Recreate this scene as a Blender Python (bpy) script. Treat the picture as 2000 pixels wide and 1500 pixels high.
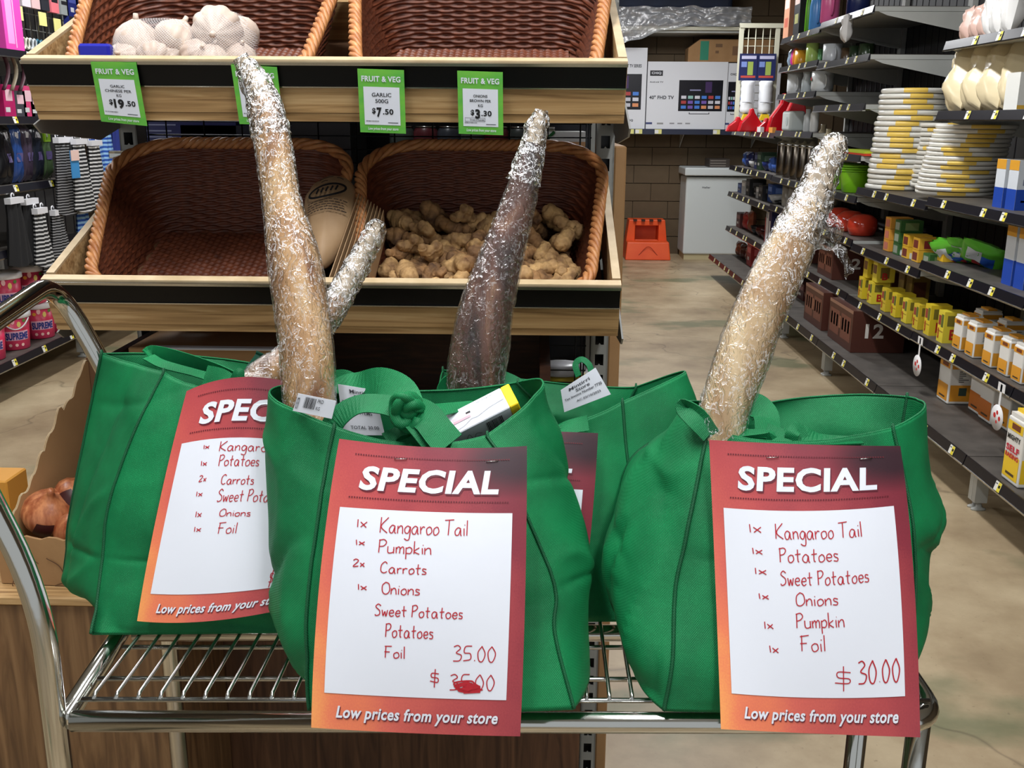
import bpy, math, random
import numpy as np
from mathutils import Vector, Matrix, noise
random.seed(7)
for o in list(bpy.data.objects): bpy.data.objects.remove(o)
S=bpy.context.scene; COL=S.collection
# ---------------------------------------------------------------- camera
F=1950.;CH=1.5
_fw=np.array([50,-518,F]);_fw/=np.linalg.norm(_fw)
_dn=np.array([-50,(F*F-2500)/518,F]);_dn/=np.linalg.norm(_dn)
_dn-=_fw*_dn.dot(_fw);_dn/=np.linalg.norm(_dn)
_rt=np.cross(_dn,_fw)
# rows: world axes expressed in camera (right, down, forward)
cam=bpy.data.cameras.new('camera');camo=bpy.data.objects.new('camera',cam);COL.objects.link(camo)
Rm=Matrix(((_rt[0],-_rt[1],-_rt[2]),(_fw[0],-_fw[1],-_fw[2]),(-_dn[0],_dn[1],_dn[2])))
camo.matrix_world=Matrix.Translation((0,0,CH))@Rm.to_4x4()
cam.sensor_fit='HORIZONTAL';cam.sensor_width=36;cam.lens=F*36/2000;cam.clip_start=.02;cam.clip_end=60
S.camera=camo
def ray(px,py):
    c=np.array([px-1000,py-750,F]);return np.array([c.dot(_rt),c.dot(_fw),-c.dot(_dn)])
def P(px,py,Y):
    r=ray(px,py);t=Y/r[1];return Vector((r[0]*t,Y,CH+r[2]*t))
def PZ(px,py,z):
    r=ray(px,py);t=(z-CH)/r[2];return Vector((r[0]*t,r[1]*t,z))
def PX(px,py,x):
    r=ray(px,py);t=x/r[0];return Vector((x,r[1]*t,CH+r[2]*t))
def proj(p):
    d=np.array(p)-np.array([0,0,CH]);c=d[0]*_rt+d[1]*_fw-d[2]*_dn;return 1000+F*c[0]/c[2],750+F*c[1]/c[2]
def yat(px,x,z):                       # distance at which a point with this x and height shows at column px
    lo,hi=1.,14.
    for _ in range(40):
        m=(lo+hi)/2
        if (proj((x,m,z))[0]>px)==(x>0): lo=m
        else: hi=m
    return (lo+hi)/2
# ---------------------------------------------------------------- world and light
w=bpy.data.worlds.new('world');S.world=w;w.use_nodes=True
w.node_tree.nodes['Background'].inputs[0].default_value=(.93,.97,1,1);w.node_tree.nodes['Background'].inputs[1].default_value=.42
S.view_settings.view_transform='Standard';S.view_settings.look='None';S.view_settings.gamma=1;S.view_settings.use_curve_mapping=False
S.view_settings.exposure=.42
LIGHTS=[(-.5,.95,30),(.62,.25,27),(.75,4.3,42),(1.1,9.0,52),(-2.1,5.6,34),(-2.1,2.6,18)]
CEIL=3.05
for i,(x,y,e) in enumerate(LIGHTS):
    l=bpy.data.lights.new('tube_light','AREA');l.shape='RECTANGLE';l.size=.16;l.size_y=1.5;l.energy=e;l.color=(.97,.98,1)
    o=bpy.data.objects.new('tube_light',l);COL.objects.link(o);o.location=(x,y,CEIL-.13)
# ---------------------------------------------------------------- materials
def mat(name,col,rough=.6,metal=0,var=0,vs=8,bump=0,bs=60,col2=None,spec=.5,sc=(1,1,1),trans=0,alpha=1,sheen=0):
    m=bpy.data.materials.new(name);m.use_nodes=True;nt=m.node_tree;b=nt.nodes['Principled BSDF']
    def c4(c): return tuple((v/255/12.92 if v/255<=.04045 else ((v/255+.055)/1.055)**2.4) for v in c)+(1,)
    b.inputs['Base Color'].default_value=c4(col);b.inputs['Roughness'].default_value=rough;b.inputs['Metallic'].default_value=metal
    b.inputs['Specular IOR Level'].default_value=spec;b.inputs['Transmission Weight'].default_value=trans;b.inputs['Alpha'].default_value=alpha
    if sheen: b.inputs['Sheen Weight'].default_value=sheen
    if var or bump:
        tc=nt.nodes.new('ShaderNodeTexCoord');mp=nt.nodes.new('ShaderNodeMapping');mp.inputs['Scale'].default_value=sc
        nt.links.new(tc.outputs['Object'],mp.inputs['Vector'])
    if var:
        n=nt.nodes.new('ShaderNodeTexNoise');n.inputs['Scale'].default_value=vs;n.inputs['Detail'].default_value=5
        r=nt.nodes.new('ShaderNodeValToRGB');r.color_ramp.elements[0].position=.5-var/2;r.color_ramp.elements[1].position=.5+var/2
        r.color_ramp.elements[0].color=c4(col);r.color_ramp.elements[1].color=c4(col2 or [min(255,v*1.25) for v in col])
        nt.links.new(mp.outputs[0],n.inputs['Vector']);nt.links.new(n.outputs['Fac'],r.inputs['Fac']);nt.links.new(r.outputs[0],b.inputs['Base Color'])
    if bump:
        n=nt.nodes.new('ShaderNodeTexNoise');n.inputs['Scale'].default_value=bs;n.inputs['Detail'].default_value=3
        u=nt.nodes.new('ShaderNodeBump');u.inputs['Strength'].default_value=bump;u.inputs['Distance'].default_value=.002
        nt.links.new(mp.outputs[0],n.inputs['Vector']);nt.links.new(n.outputs['Fac'],u.inputs['Height']);nt.links.new(u.outputs[0],b.inputs['Normal'])
    return m
_mc={}
def C(r,g,b,rough=.5,metal=0):
    k=(r,g,b,rough,metal)
    if k not in _mc: _mc[k]=mat('plain_%02x%02x%02x'%(r,g,b),(r,g,b),rough,metal)
    return _mc[k]
def lin(c): return tuple((v/255/12.92 if v/255<=.04045 else ((v/255+.055)/1.055)**2.4) for v in c)+(1,)
def node(nt,t,**k):
    n=nt.nodes.new('ShaderNode'+t)
    for a,v in k.items():
        if isinstance(v,tuple) and a in('i',): pass
        setattr(n,a,v)
    return n
M={}
M['white']=mat('white_paper',(216,219,227),.6)
M['black']=mat('black_plastic',(4,4,5),.38,bump=.1,bs=20,spec=.25)
M['ink']=C(15,15,18,.6)
M['red_ink']=C(172,16,34,.6)
M['chrome']=mat('polished_chrome',(205,205,200),.13,1,bump=.12,bs=25)
M['wirechrome']=mat('wire_chrome',(190,190,186),.22,1)
M['darkwire']=mat('black_wire',(32,34,38),.35,.6)
M['greysteel']=mat('grey_painted_steel',(125,126,122),.45,.1,var=.5,vs=6,col2=(145,146,142))
M['shelfgrey']=mat('grey_shelf_steel',(158,160,156),.5,0,var=.5,vs=3,col2=(186,187,182),bump=.1)
M['pegboard']=mat('dark_pegboard',(58,58,60),.6)
M['shelftop']=mat('worn_dark_shelf',(62,58,54),.55,.1,var=.6,vs=9,col2=(100,94,88))
M['stripblack']=mat('black_ticket_strip',(22,21,28),.3)
M['cream']=mat('cream_painted_steel',(205,203,182),.5)
M['woodedge']=mat('pale_wood_edge',(178,154,116),.5,var=.5,vs=30,col2=(206,184,148),sc=(1,1,1))
def woodmat(name,c1,c2,c3,scl=(1.2,30,30),rough=.5):
    m=bpy.data.materials.new(name);m.use_nodes=True;nt=m.node_tree;b=nt.nodes['Principled BSDF'];b.inputs['Roughness'].default_value=rough
    tc=node(nt,'TexCoord');mp=node(nt,'Mapping');mp.inputs['Scale'].default_value=scl
    n=node(nt,'TexNoise');n.inputs['Scale'].default_value=3;n.inputs['Detail'].default_value=7;n.inputs['Distortion'].default_value=1.2
    r=node(nt,'ValToRGB');e=r.color_ramp.elements;e[0].position=.3;e[0].color=lin(c1);e[1].position=.7;e[1].color=lin(c3);x=e.new(.5);x.color=lin(c2)
    nt.links.new(tc.outputs['Object'],mp.inputs[0]);nt.links.new(mp.outputs[0],n.inputs['Vector']);nt.links.new(n.outputs['Fac'],r.inputs[0]);nt.links.new(r.outputs[0],b.inputs['Base Color'])
    u=node(nt,'Bump');u.inputs['Strength'].default_value=.25;u.inputs['Distance'].default_value=.001;nt.links.new(n.outputs['Fac'],u.inputs['Height']);nt.links.new(u.outputs[0],b.inputs['Normal'])
    return m
M['wood']=woodmat('oak_board',(138,104,64),(184,147,98),(208,175,127))
M['panelwood']=woodmat('brown_wood_panel',(88,62,38),(122,90,58),(146,112,76),(14,14,1.2))
M['panelwoodshaded']=woodmat('shaded_wood_panel',(62,38,24),(88,58,38),(108,74,50),(16,16,1.4))  # panel wood with shade painted into its colour, for the kick panel
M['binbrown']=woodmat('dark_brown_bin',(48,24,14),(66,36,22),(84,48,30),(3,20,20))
M['wicker']=mat('brown_wicker',(74,34,20),.5,var=.6,vs=70,col2=(122,64,38))
M['wickerrim']=mat('tan_wicker_rim',(150,86,46),.48,var=.6,vs=60,col2=(208,148,92))
M['card']=mat('brown_cardboard',(150,112,72),.75,var=.6,vs=7,col2=(172,134,90),bump=.2,bs=90)
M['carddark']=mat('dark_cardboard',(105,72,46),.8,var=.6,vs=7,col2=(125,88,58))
M['kraft']=mat('kraft_paper',(150,118,84),.6,var=.6,vs=14,col2=(172,142,106),bump=.3,bs=25)
def fabric(name,c,c2):
    m=bpy.data.materials.new(name);m.use_nodes=True;nt=m.node_tree;b=nt.nodes['Principled BSDF'];b.inputs['Roughness'].default_value=.62;b.inputs['Specular IOR Level'].default_value=.35
    tc=node(nt,'TexCoord');n=node(nt,'TexNoise');n.inputs['Scale'].default_value=14;n.inputs['Detail'].default_value=6
    r=node(nt,'ValToRGB');e=r.color_ramp.elements;e[0].position=.35;e[0].color=lin(c);e[1].position=.7;e[1].color=lin(c2)
    nt.links.new(tc.outputs['Object'],n.inputs['Vector']);nt.links.new(n.outputs['Fac'],r.inputs[0]);nt.links.new(r.outputs[0],b.inputs['Base Color'])
    hs=[]
    for rot in (.75,-.75):                        # embossed cross hatch of non-woven cloth
        mp=node(nt,'Mapping');mp.inputs['Rotation'].default_value=(0,rot,0);wv=node(nt,'TexWave');wv.inputs['Scale'].default_value=190;wv.bands_direction='X'
        nt.links.new(tc.outputs['Object'],mp.inputs[0]);nt.links.new(mp.outputs[0],wv.inputs['Vector']);hs.append(wv)
    a=node(nt,'Math',operation='MULTIPLY');nt.links.new(hs[0].outputs['Fac'],a.inputs[0]);nt.links.new(hs[1].outputs['Fac'],a.inputs[1])
    u=node(nt,'Bump');u.inputs['Strength'].default_value=.5;u.inputs['Distance'].default_value=.0006;nt.links.new(a.outputs[0],u.inputs['Height'])
    n2=node(nt,'TexNoise');n2.inputs['Scale'].default_value=22;n2.inputs['Detail'].default_value=4
    u2=node(nt,'Bump');u2.inputs['Strength'].default_value=.35;u2.inputs['Distance'].default_value=.004
    nt.links.new(tc.outputs['Object'],n2.inputs['Vector']);nt.links.new(n2.outputs['Fac'],u2.inputs['Height']);nt.links.new(u.outputs[0],u2.inputs['Normal']);nt.links.new(u2.outputs[0],b.inputs['Normal'])
    return m
M['bag']=fabric('green_nonwoven_cloth',(0,98,54),(2,122,68))
M['bagseam']=fabric('green_seam_tape',(0,70,38),(0,86,48))
# sign print: UV driven, soft airbrushed reds
def signmat():
    m=bpy.data.materials.new('red_orange_sign_print');m.use_nodes=True;nt=m.node_tree;b=nt.nodes['Principled BSDF'];b.inputs['Roughness'].default_value=.5
    uv=node(nt,'UVMap');sp=node(nt,'SeparateXYZ');nt.links.new(uv.outputs[0],sp.inputs[0])
    def math(op,a,b_):
        x=node(nt,'Math',operation=op)
        for i,v in enumerate((a,b_)):
            if isinstance(v,(int,float)): x.inputs[i].default_value=v
            else: nt.links.new(v,x.inputs[i])
        return x.outputs[0]
    n=node(nt,'TexNoise');n.inputs['Scale'].default_value=3.;n.inputs['Detail'].default_value=2;nt.links.new(uv.outputs[0],n.inputs['Vector'])
    n2=node(nt,'TexNoise');n2.inputs['Scale'].default_value=140;nt.links.new(uv.outputs[0],n2.inputs['Vector'])
    nn=math('ADD',math('MULTIPLY',math('SUBTRACT',n.outputs['Fac'],.5),.35),math('MULTIPLY',math('SUBTRACT',n2.outputs['Fac'],.5),.14))
    u,v=sp.outputs[0],sp.outputs[1]               # v runs down the sheet
    iv=math('SUBTRACT',1.,v);g=math('ADD',math('ADD',math('MULTIPLY',math('POWER',iv,1.6),.52),math('MULTIPLY',u,.62)),nn)   # orange low left, dark top right
    g=math('SUBTRACT',g,math('MULTIPLY',math('MULTIPLY',u,iv),.22))
    r=node(nt,'ValToRGB');e=r.color_ramp.elements;e[0].position=-.0;e[0].color=lin((232,150,84));e[1].position=1.;e[1].color=lin((84,22,38))
    for p,c in((.1,(224,120,82)),(.25,(206,96,82)),(.45,(174,68,70)),(.7,(126,38,52))):
        x=e.new(p);x.color=lin(c)
    nt.links.new(g,r.inputs[0])
    # dark smudge printed in the top right corner
    dx=math('MULTIPLY',math('SUBTRACT',u,.93),2.6);dy=math('MULTIPLY',math('SUBTRACT',v,.06),6.5)
    d=math('ADD',math('MULTIPLY',dx,dx),math('MULTIPLY',dy,dy));d=math('ADD',d,math('MULTIPLY',nn,1.2))
    r2=node(nt,'ValToRGB');r2.color_ramp.elements[0].position=0.05;r2.color_ramp.elements[0].color=(1,1,1,1);r2.color_ramp.elements[1].position=.75;r2.color_ramp.elements[1].color=(0,0,0,1)
    nt.links.new(d,r2.inputs[0])
    mx=node(nt,'Mix',data_type='RGBA');nt.links.new(r2.outputs[0],mx.inputs['Factor']);nt.links.new(r.outputs[0],mx.inputs['A']);mx.inputs['B'].default_value=lin((44,14,26))
    nt.links.new(mx.outputs['Result'],b.inputs['Base Color'])
    return m
M['sign']=signmat()
def tailmat(name,c1,c2,c3):
    return _tail(name,c1,c2,c3)
def _tail(name,c1,c2,c3):
    m=bpy.data.materials.new(name);m.use_nodes=True;nt=m.node_tree;b=nt.nodes['Principled BSDF'];b.inputs['Roughness'].default_value=.6
    tc=node(nt,'TexCoord');mp=node(nt,'Mapping');mp.inputs['Scale'].default_value=(2.2,2.2,.6)
    n=node(nt,'TexNoise');n.inputs['Scale'].default_value=10;n.inputs['Detail'].default_value=5;n.inputs['Distortion'].default_value=.6
    r=node(nt,'ValToRGB');e=r.color_ramp.elements;e[0].position=.34;e[0].color=lin(c1);e[1].position=.72;e[1].color=lin(c3);x=e.new(.52);x.color=lin(c2)
    nt.links.new(tc.outputs['Object'],mp.inputs[0]);nt.links.new(mp.outputs[0],n.inputs['Vector']);nt.links.new(n.outputs['Fac'],r.inputs[0]);nt.links.new(r.outputs[0],b.inputs['Base Color'])
    return m
M['tail_pale']=_tail('pale_tan_tail_hide',(112,68,42),(184,144,98),(206,174,130))
M['tail_dark']=_tail('dark_purple_brown_tail_hide',(40,26,24),(96,62,50),(168,128,96))
M['tail_brown']=_tail('brown_tail_hide',(96,64,40),(150,112,72),(186,146,100))
M['tail_cream']=_tail('cream_tail_hide',(158,122,84),(208,182,142),(226,208,176))
# cling film: clear sheet with white glints painted along its creases
def film(name,thr=.5,scale=95.,white=.75,clear=.25,gloss=.55):
    m=bpy.data.materials.new(name);m.use_nodes=True;nt=m.node_tree;nt.nodes.remove(nt.nodes['Principled BSDF']);out=nt.nodes['Material Output']
    tc=node(nt,'TexCoord');n=node(nt,'TexNoise');n.inputs['Scale'].default_value=scale;n.inputs['Detail'].default_value=3;n.inputs['Distortion'].default_value=1.6
    mp=node(nt,'Mapping');mp.inputs['Scale'].default_value=(1,1,.75);mp.inputs['Rotation'].default_value=(0,.35,0)
    nt.links.new(tc.outputs['Object'],mp.inputs[0]);nt.links.new(mp.outputs[0],n.inputs['Vector'])
    a=node(nt,'Math',operation='SUBTRACT');nt.links.new(n.outputs['Fac'],a.inputs[0]);a.inputs[1].default_value=.42
    ab=node(nt,'Math',operation='ABSOLUTE');nt.links.new(a.outputs[0],ab.inputs[0])
    r=node(nt,'ValToRGB');e=r.color_ramp.elements;e[0].position=.004;e[0].color=(white,)*3+(1,);e[1].position=.03;e[1].color=(0,0,0,1)
    nt.links.new(ab.outputs[0],r.inputs[0])
    big=node(nt,'TexNoise');big.inputs['Scale'].default_value=9;nt.links.new(tc.outputs['Object'],big.inputs['Vector'])
    rb=node(nt,'ValToRGB');rb.color_ramp.elements[0].position=thr-.12;rb.color_ramp.elements[0].color=(clear,)*3+(1,);rb.color_ramp.elements[1].position=thr+.12
    nt.links.new(big.outputs['Fac'],rb.inputs[0])
    mul=node(nt,'Math',operation='MULTIPLY');nt.links.new(r.outputs[0],mul.inputs[0]);nt.links.new(rb.outputs[0],mul.inputs[1])
    bu=node(nt,'Bump');bu.inputs['Strength'].default_value=1;bu.inputs['Distance'].default_value=.004;nt.links.new(n.outputs['Fac'],bu.inputs['Height'])
    tr=node(nt,'BsdfTransparent');gl=node(nt,'BsdfGlossy');gl.inputs['Roughness'].default_value=.1;nt.links.new(bu.outputs[0],gl.inputs['Normal'])
    df=node(nt,'BsdfDiffuse');df.inputs['Color'].default_value=(.86,.87,.88,1)
    lw=node(nt,'Fresnel');lw.inputs['IOR'].default_value=1.5;nt.links.new(bu.outputs[0],lw.inputs['Normal'])
    fa=node(nt,'Math',operation='MULTIPLY_ADD');nt.links.new(lw.outputs[0],fa.inputs[0]);fa.inputs[1].default_value=gloss;fa.inputs[2].default_value=.03
    m1=node(nt,'MixShader');nt.links.new(fa.outputs[0],m1.inputs[0]);nt.links.new(tr.outputs[0],m1.inputs[1]);nt.links.new(gl.outputs[0],m1.inputs[2])
    m2=node(nt,'MixShader');nt.links.new(mul.outputs[0],m2.inputs[0]);nt.links.new(m1.outputs[0],m2.inputs[1]);nt.links.new(df.outputs[0],m2.inputs[2])
    nt.links.new(m2.outputs[0],out.inputs[0]);return m
M['film']=film('crumpled_cling_film',thr=.47,scale=130,white=.85,clear=.3)
M['film_tip']=film('bunched_cling_film',thr=.3,scale=120,white=1.,clear=.8,gloss=.9)
M['film_flap']=film('loose_cling_film',thr=.4,scale=120,white=.6,clear=.5)
def netmat():
    m=bpy.data.materials.new('white_fine_net');m.use_nodes=True;nt=m.node_tree;nt.nodes.remove(nt.nodes['Principled BSDF']);out=nt.nodes['Material Output']
    tc=node(nt,'TexCoord');hs=[]
    for rot in (.8,-.8):
        mp=node(nt,'Mapping');mp.inputs['Rotation'].default_value=(0,rot,0);wv=node(nt,'TexWave');wv.inputs['Scale'].default_value=110;nt.links.new(tc.outputs['Object'],mp.inputs[0]);nt.links.new(mp.outputs[0],wv.inputs['Vector'])
        hs.append(wv)
    a=node(nt,'Math',operation='MAXIMUM');nt.links.new(hs[0].outputs['Fac'],a.inputs[0]);nt.links.new(hs[1].outputs['Fac'],a.inputs[1])
    r=node(nt,'ValToRGB');r.color_ramp.elements[0].position=.72;r.color_ramp.elements[0].color=(.03,.03,.03,1);r.color_ramp.elements[1].position=.95;r.color_ramp.elements[1].color=(.38,.38,.38,1);nt.links.new(a.outputs[0],r.inputs[0])
    tr=node(nt,'BsdfTransparent');df=node(nt,'BsdfDiffuse');df.inputs['Color'].default_value=(.75,.72,.72,1)
    m2=node(nt,'MixShader');nt.links.new(r.outputs[0],m2.inputs[0]);nt.links.new(tr.outputs[0],m2.inputs[1]);nt.links.new(df.outputs[0],m2.inputs[2]);nt.links.new(m2.outputs[0],out.inputs[0]);return m
M['net']=netmat()
def clear(name,tint=(1,1,1),f=.12,df=.12):
    m=bpy.data.materials.new(name);m.use_nodes=True;nt=m.node_tree;nt.nodes.remove(nt.nodes['Principled BSDF']);out=nt.nodes['Material Output']
    tr=node(nt,'BsdfTransparent');tr.inputs[0].default_value=tint+(1,);gl=node(nt,'BsdfGlossy');gl.inputs['Roughness'].default_value=.15;d=node(nt,'BsdfDiffuse');d.inputs[0].default_value=(.75,.78,.82,1)
    tc=node(nt,'TexCoord');n=node(nt,'TexNoise');n.inputs['Scale'].default_value=9;n.inputs['Detail'].default_value=6;bu=node(nt,'Bump');bu.inputs['Distance'].default_value=.05
    nt.links.new(tc.outputs['Object'],n.inputs['Vector']);nt.links.new(n.outputs['Fac'],bu.inputs['Height']);nt.links.new(bu.outputs[0],gl.inputs['Normal'])
    a=node(nt,'MixShader');a.inputs[0].default_value=f;nt.links.new(tr.outputs[0],a.inputs[1]);nt.links.new(gl.outputs[0],a.inputs[2])
    b=node(nt,'MixShader');b.inputs[0].default_value=df;nt.links.new(a.outputs[0],b.inputs[1]);nt.links.new(d.outputs[0],b.inputs[2]);nt.links.new(b.outputs[0],out.inputs[0]);return m
M['poly']=clear('clear_polythene',f=.35,df=.3)
M['glass']=clear('thin_glass',f=.25,df=.08)
def floormat():
    m=bpy.data.materials.new('worn_concrete_floor');m.use_nodes=True;nt=m.node_tree;b=nt.nodes['Principled BSDF'];b.inputs['Roughness'].default_value=.42
    tc=node(nt,'TexCoord')
    n=node(nt,'TexNoise');n.inputs['Scale'].default_value=1.6;n.inputs['Detail'].default_value=8;n.inputs['Roughness'].default_value=.62
    r=node(nt,'ValToRGB');e=r.color_ramp.elements;e[0].position=.3;e[0].color=lin((132,112,86));e[1].position=.72;e[1].color=lin((200,182,150));x=e.new(.5);x.color=lin((168,148,118))
    n2=node(nt,'TexNoise');n2.inputs['Scale'].default_value=1.1;n2.inputs['Detail'].default_value=6;mp=node(nt,'Mapping');mp.inputs['Location'].default_value=(3.2,1.3,0);mp.inputs['Scale'].default_value=(1,1.6,1)
    r2=node(nt,'ValToRGB');r2.color_ramp.elements[0].position=.56;r2.color_ramp.elements[0].color=(0,0,0,1);r2.color_ramp.elements[1].position=.64;r2.color_ramp.elements[1].color=(.6,.6,.6,1)
    mx=node(nt,'Mix',data_type='RGBA');mx.inputs['B'].default_value=lin((78,98,68))
    v=node(nt,'TexVoronoi',feature='DISTANCE_TO_EDGE');v.inputs['Scale'].default_value=.9;nz=node(nt,'TexNoise');nz.inputs['Scale'].default_value=4
    vm=node(nt,'MixRGB') if False else node(nt,'Mix',data_type='RGBA');vm.inputs['Factor'].default_value=.25
    nt.links.new(tc.outputs['Object'],nz.inputs['Vector']);nt.links.new(tc.outputs['Object'],vm.inputs['A']);nt.links.new(nz.outputs['Color'],vm.inputs['B']);nt.links.new(vm.outputs['Result'],v.inputs['Vector'])
    r3=node(nt,'ValToRGB');r3.color_ramp.elements[0].position=.0;r3.color_ramp.elements[0].color=(.45,.45,.45,1);r3.color_ramp.elements[1].position=.006;r3.color_ramp.elements[1].color=(0,0,0,1);nt.links.new(v.outputs['Distance'],r3.inputs[0])
    mx2=node(nt,'Mix',data_type='RGBA');mx2.inputs['B'].default_value=lin((70,60,48))
    n5=node(nt,'TexNoise');n5.inputs['Scale'].default_value=60;n5.inputs['Detail'].default_value=4
    r5=node(nt,'ValToRGB');r5.color_ramp.elements[0].position=.66;r5.color_ramp.elements[0].color=(0,0,0,1);r5.color_ramp.elements[1].position=.8;r5.color_ramp.elements[1].color=(.6,.6,.6,1)
    mx3=node(nt,'Mix',data_type='RGBA');mx3.inputs['B'].default_value=lin((92,78,60))
    L=nt.links.new
    L(tc.outputs['Object'],n.inputs['Vector']);L(tc.outputs['Object'],mp.inputs[0]);L(mp.outputs[0],n2.inputs['Vector']);L(tc.outputs['Object'],n5.inputs['Vector'])
    L(n.outputs['Fac'],r.inputs[0]);L(n2.outputs['Fac'],r2.inputs[0]);L(n5.outputs['Fac'],r5.inputs[0])
    L(r.outputs[0],mx.inputs['A']);L(r2.outputs[0],mx.inputs['Factor']);L(mx.outputs['Result'],mx2.inputs['A']);L(r3.outputs[0],mx2.inputs['Factor'])
    L(mx2.outputs['Result'],mx3.inputs['A']);L(r5.outputs[0],mx3.inputs['Factor']);L(mx3.outputs['Result'],b.inputs['Base Color'])
    return m
M['floor']=floormat()
def stripes(name,c1,c2,scale,thr=.5,axis='Z'):
    m=bpy.data.materials.new(name);m.use_nodes=True;nt=m.node_tree;b=nt.nodes['Principled BSDF'];b.inputs['Roughness'].default_value=.85
    tc=node(nt,'TexCoord');wv=node(nt,'TexWave');wv.inputs['Scale'].default_value=scale;wv.bands_direction=axis;wv.inputs['Distortion'].default_value=1.0;wv.inputs['Detail'].default_value=1
    r=node(nt,'ValToRGB');r.color_ramp.elements[0].position=thr-.05;r.color_ramp.elements[0].color=lin(c1);r.color_ramp.elements[1].position=thr+.05;r.color_ramp.elements[1].color=lin(c2)
    nt.links.new(tc.outputs['Object'],wv.inputs['Vector']);nt.links.new(wv.outputs['Fac'],r.inputs[0]);nt.links.new(r.outputs[0],b.inputs['Base Color']);return m
M['bwstripe']=stripes('black_white_striped_knit',(16,16,18),(200,200,200),14,.62)
M['bwstripe2']=stripes('charcoal_thin_stripe_knit',(14,14,16),(150,150,152),20,.75)
M['bluestripe']=stripes('blue_striped_cloth',(30,80,170),(150,195,235),11,.5)
M['block']=mat('brown_painted_block',(84,68,48),.8,var=.6,vs=5,col2=(100,84,62),bump=.3,bs=40)
M['mortar']=mat('dark_mortar',(76,62,44),.9)
M['ceil']=mat('white_ceiling_panel',(190,190,186),.8,bump=.1,bs=30)
M['orange']=mat('orange_moulded_plastic',(226,78,28),.45,var=.5,vs=6,col2=(236,92,38))
M['freezer']=mat('white_enamel',(208,214,214),.3)
M['emit']=bpy.data.materials.new('fluorescent_tube');M['emit'].use_nodes=True
_b=M['emit'].node_tree.nodes['Principled BSDF'];_b.inputs['Emission Color'].default_value=(.95,.98,1,1);_b.inputs['Emission Strength'].default_value=9
M['garlic']=mat('papery_garlic_skin',(168,146,132),.55,var=.5,vs=34,col2=(216,200,184),bump=.3,bs=60)
M['onion']=mat('onion_skin',(140,66,36),.35,var=.35,vs=90,col2=(206,134,88),sc=(1,1,.12),bump=.3,bs=120)
M['oniondark']=mat('dark_onion_skin',(66,26,24),.4)
M['ginger']=mat('ginger_skin',(96,62,34),.75,var=.4,vs=38,col2=(206,166,110),bump=1.,bs=110)
M['ginger2']=mat('shrivelled_ginger_skin',(62,38,24),.8,var=.4,vs=45,col2=(166,124,78),bump=1.,bs=130)
M['greenprint']=mat('green_ticket_print',(60,158,62),.5,var=.6,vs=18,col2=(120,190,60),sc=(1,1,3))
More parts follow.
